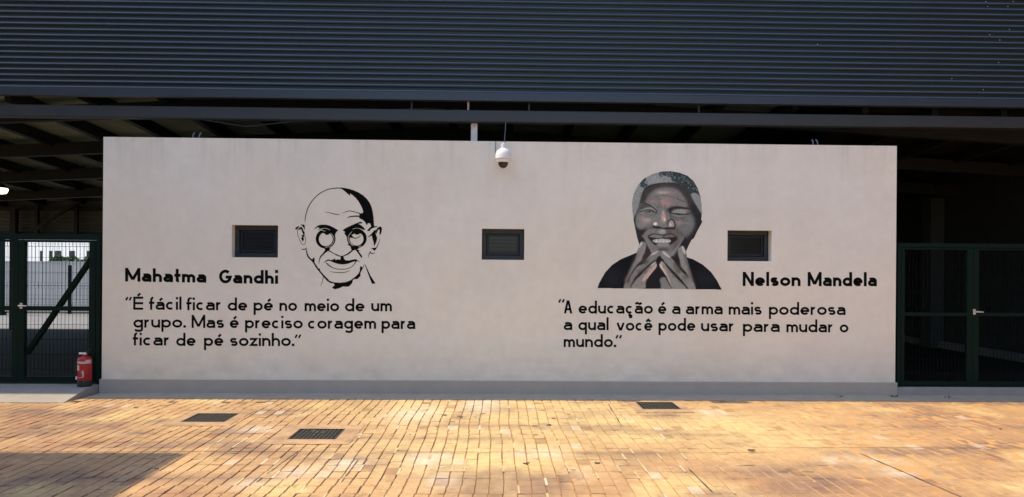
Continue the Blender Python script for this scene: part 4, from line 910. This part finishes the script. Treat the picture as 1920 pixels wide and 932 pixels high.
def wrap(name, a0, a1, z0, z1, m):
    b = MB(); n = 12
    for k in range(n+1):
        t = R(a0+(a1-a0)*k/n); b.v += [(ex+(rr+.0012)*math.cos(t),ey+(rr+.0012)*math.sin(t),ez+z0),(ex+(rr+.0012)*math.cos(t),ey+(rr+.0012)*math.sin(t),ez+z1)]
    for k in range(n): b.f.append((2*k,2*k+2,2*k+3,2*k+1))
    return b.build(name, m, e, smooth=True)
wrap('band_label', 185, 305, .305, .332, M['label']); wrap('band_label', 305, 352, .305, .352, M['label'])
wrap('square_label', 190, 252, .212, .285, M['label'])
wrap('pictogram', 279, 291, .13, .19, M['label']); wrap('pictogram', 268, 291, .19, .203, M['label']); wrap('pictogram', 279, 287, .21, .224, M['label']); wrap('pictogram', 262, 285, .122, .130, M['label'])
wrap('pictogram', 205, 265, .118, .124, M['label'])

# ================================================================ LAMP UNDER THE ROOF
q = on_y(2, 357, 5.0); lx, ly, lz = q.x, 5.0, q.z
lt = thing('shed_lamp', 'bright oval lamp hanging under the shed roof at the left edge', 'lamp', (lx,ly,lz))
MB().lathe((lx,ly,lz), [(.02,-.075),(.09,-.06),(.115,-.02),(.125,.03),(.09,.05)], 28).build('diffuser', M['lamp'], lt, smooth=True)
MB().lathe((lx,ly,lz), [(.13,.045),(.12,.06),(.07,.10),(.04,.13)], 24).build('housing', M['steel'], lt, smooth=True)
MB().tube([(lx,ly,lz+.12),(lx,ly,zr(lx,ly)-.01)], .012, 8).build('stem', M['steel'], lt)

# ================================================================ YARD SEEN THROUGH THE LEFT GATE
fy = 17.7; zf = lambda v, Y: on_y(100, v, Y).z
BWY = 19.2
wt = on_y(100, 492.5, BWY).z
bw2 = thing('boundary_wall', 'long pale grey boundary wall behind the wire fence', 'wall', (-14,BWY,0))
MB().box(-60,30,BWY,BWY+.2,-.1,wt).build('wall', M['wallgrey'], bw2); MB().box(-60,30,BWY-.03,BWY+.23,wt+.001,wt+.05).build('coping', M['wallgrey'], bw2)
fence = thing('wire_fence', 'welded wire fence with folded ribs and dark posts in the rear yard', 'fence', (-14,fy,0))
ft = on_y(100, 450.5, fy).z
def fold(z):                                            # V folds of the panel
    for c in (.30,1.02,ft-.14):
        if abs(z-c) < .1: return -.05*(1-abs(z-c)/.1)
    return 0
fw = MB(); zs_ = sorted([.05,.20,.30,.40,.92,1.02,1.12,ft-.24,ft-.14,ft-.04,ft]); x = -24.0
while x < -11.2:
    for i in range(len(zs_)-1): fw.bar((x,fy+fold(zs_[i]),zs_[i]),(x,fy+fold(zs_[i+1]),zs_[i+1]),.008,.008)
    x += .125
for z in zs_+[.66,1.45]: fw.bar((-24,fy+fold(z)-.008,z),(-11.2,fy+fold(z)-.008,z),.008,.008)
fw.build('mesh_panel', M['fencewire'], fence)
for u, vt in ((130.5,497),(-60,497)):
    X = on_y(u,540,fy-.1).x; MB().box(X-.05,X+.05,fy-.13,fy-.05,-.05,zf(vt,fy-.1)).build('fence_post', M['green'], fence)
X = on_y(1.5,500,fy-1).x; tag(MB().box(X-.13,X+.09,fy-1.1,fy-.9,-.05,zf(440,fy-1)).box(X-.17,X+.13,fy-1.14,fy-.86,-.05,.1).build('yard_post', M['green']), 'thick dark post in the rear yard at the far left', 'post')
struct(MB().box(-60,30,BWY-1.3,BWY-.05,-.04,.03).build('path', M['earth']))
# white building beyond: its visible side faces the sun
wbld = thing('white_house', 'bright white house with narrow dark windows above the boundary wall', 'house', (-24,31,0))
ang = R(-38); 
def hb(x0,x1,y0,y1,z0,z1):
    b = MB().box(x0,x1,y0,y1,z0,z1); c, s_ = math.cos(ang), math.sin(ang); O = (-23.0,31.0)
    b.v = [(O[0]+x*c-y*s_, O[1]+x*s_+y*c, z) for x, y, z in b.v]; return b
hb(-14,14,0,8,-.1,5.6).build('wall', M['wallwhite'], wbld); hb(-14.3,14.3,-.3,8.3,5.6,5.9).build('roof', M['wallgrey'], wbld)
def hit(u, v):                                          # sight line against the house front
    d = ray(u, v); n = (math.sin(ang), -math.cos(ang)); t = ((-23.0-0)*n[0]+(31.0+DC)*n[1])/(d[0]*n[0]+d[1]*n[1])
    P = (d[0]*t, -DC+d[1]*t); c, s_ = math.cos(ang), math.sin(ang); return (P[0]+23)*c+(P[1]-31)*s_, HC+d[2]*t
for (u0,u1,v0,v1) in ((75.5,79,470.5,498),(92.5,98,470.5,498),(103,114.5,470.5,498),(130,140,470.5,498),(163,171,470.5,498)):
    a_, zt_ = hit(u0,v0); b_, zb_ = hit(u1,v1); hb(a_,b_,-.02,.05,max(.4,zb_),zt_).build('window', M['dark'], wbld)
def bush(u, v, Y, r, h, lab, n=420):
    c = on_y(u, v, Y); g = thing('shrub', lab, 'shrub', (c.x,Y,0), 'green shrubs above the boundary wall')
    rd = random.Random(int(u)); b = MB()
    for k in range(n):
        th = rd.uniform(0,6.28); ph = rd.uniform(-1,1); q = rd.random()**.4
        p_ = Vector((c.x+r*q*math.cos(th)*math.sqrt(1-ph*ph), Y+r*q*math.sin(th)*math.sqrt(1-ph*ph), c.z-h+h*q*ph+rd.uniform(-.03,.03)))
        d = Vector((rd.gauss(0,1),rd.gauss(0,1),rd.gauss(.5,.8))).normalized(); s_ = d.cross(Vector((rd.gauss(0,1),rd.gauss(0,1),rd.gauss(0,1)))).normalized()
        l = rd.uniform(.10,.2); w_ = l*.35; b.quad(p_, p_+d*l*.5+s_*w_, p_+d*l, p_+d*l*.5-s_*w_)
    b.build('foliage', M['leaf'], g); MB().tube([(c.x,Y,-.05),(c.x+.03,Y,c.z-h*.5)],[.05,.02],6).build('stem', M['bark'], g)
bush(110,482,21.0,.30,.27,'dense green shrub before the widest dark window of the white house')
bush(121,486,20.6,.2,.2,'small low green shrub between the two denser ones', 220)
bush(135,484,21.2,.32,.27,'spreading green shrub in front of the right window of the white house')
bush(167,484,20.8,.24,.24,'green shrub partly hidden by the gate brace', 260)
# ================================================================ SMALL GROUND DETAILS
def weed(u, v, n, lab):
    c = on_z(u, v, .012); b = MB(); rd = random.Random(int(u))
    for k in range(n):
        a = rd.uniform(0,6.28); l = rd.uniform(.02,.05); d = Vector((math.cos(a)*.8,math.sin(a)*.4-.2,.6)).normalized(); s_ = d.cross(Vector((0,0,1))).normalized()*.006
        o = Vector((c.x+rd.uniform(-.05,.05), c.y+rd.uniform(-.008,.008), .005)); b.quad(o-s_*.4,o+d*l*.5-s_,o+d*l,o+d*l*.5+s_)
    tag(b.build('weed', M['leaf']), lab, 'weed', 'weeds at the foot of the step and wall')
weed(1677,743.5,22,'small green weed tuft at the right corner of the painted wall'); weed(1778,745,12,'tiny dark weed at the step below the right gate'); weed(1573,744,10,'tiny weed at the foot of the plinth')
for (u, v, s_, lab) in ((255,765,.022,'curled dark leaf on the bricks before the left wall end'),(1409,846,.030,'curled dark leaf on the bricks toward the right'),(1876,805,.016,'tiny dark leaf on the bricks at the far right'),(294,880,.014,'tiny dark leaf lying in the shaded corner')):
    c = on_z(u, v, .004); b = MB(); n = 6
    for i in range(n+1):
        for j in (-1,0,1): b.v.append((c.x+(i/n-.5)*s_*2.4, c.y+j*s_*.7*math.sin(math.pi*(i+.4)/(n+.8)), c.z+.003+abs(j)*s_*.35+s_*.3*(i/n-.5)**2))
    for i in range(n):
        for j in (0,1): b.f.append((i*3+j,(i+1)*3+j,(i+1)*3+j+1,i*3+j+1))
    tag(b.build('dry_leaf', M['dry']), lab, 'leaf', 'dry leaves on the paving')

# ================================================================ NEIGHBOUR BUILDING (casts the shade at lower left)
c1 = on_z(350,850); c2 = on_z(215,932)
H = 8.0; nx1 = (c1.x+c2.x)/2-.53*H; ny1 = c1.y+.068*H
nb = thing('shading_building', 'tall flat roofed building on the left whose shade falls over the bricks', 'building', (nx1-4,ny1-12,0))
MB().box(nx1-9,nx1-.35,ny1-24,ny1-.35,-.1,H-.3).build('wall', M['wallgrey'], nb)
MB().box(nx1-9.3,nx1,ny1-24.3,ny1,H-.3,H).build('roof_slab', M['concrete'], nb)
for k in range(6):
    for z in (1.2,4.4):
        Y = ny1-3-k*3.6; w = MB().box(nx1-.37,nx1-.33,Y-.7,Y+.7,z,z+1.5).build('window', M['dark'], nb)

rb_ = thing('shading_building', 'unseen brown block added at right to dim the right end of the wall', 'building', (13,-10,0))  # out-of-view block added to cut skylight on the right wall end
MB().box(10.6,19,-24,-1.2,-.1,9.0).build('wall', mat('added_block_brown', (.16,.10,.07), .9, 0, (3,.25), .3, 40), rb_)
MB().box(10.4,19.2,-24.2,-1.0,9.0,9.3).build('roof_slab', M['concrete'], rb_)
for k in range(5):
    for z in (1.2,4.6):
        Y = -4-k*4.1; MB().box(10.57,10.62,Y-.8,Y+.8,z,z+1.5).build('window', M['dark'], rb_)  # windows of the added block
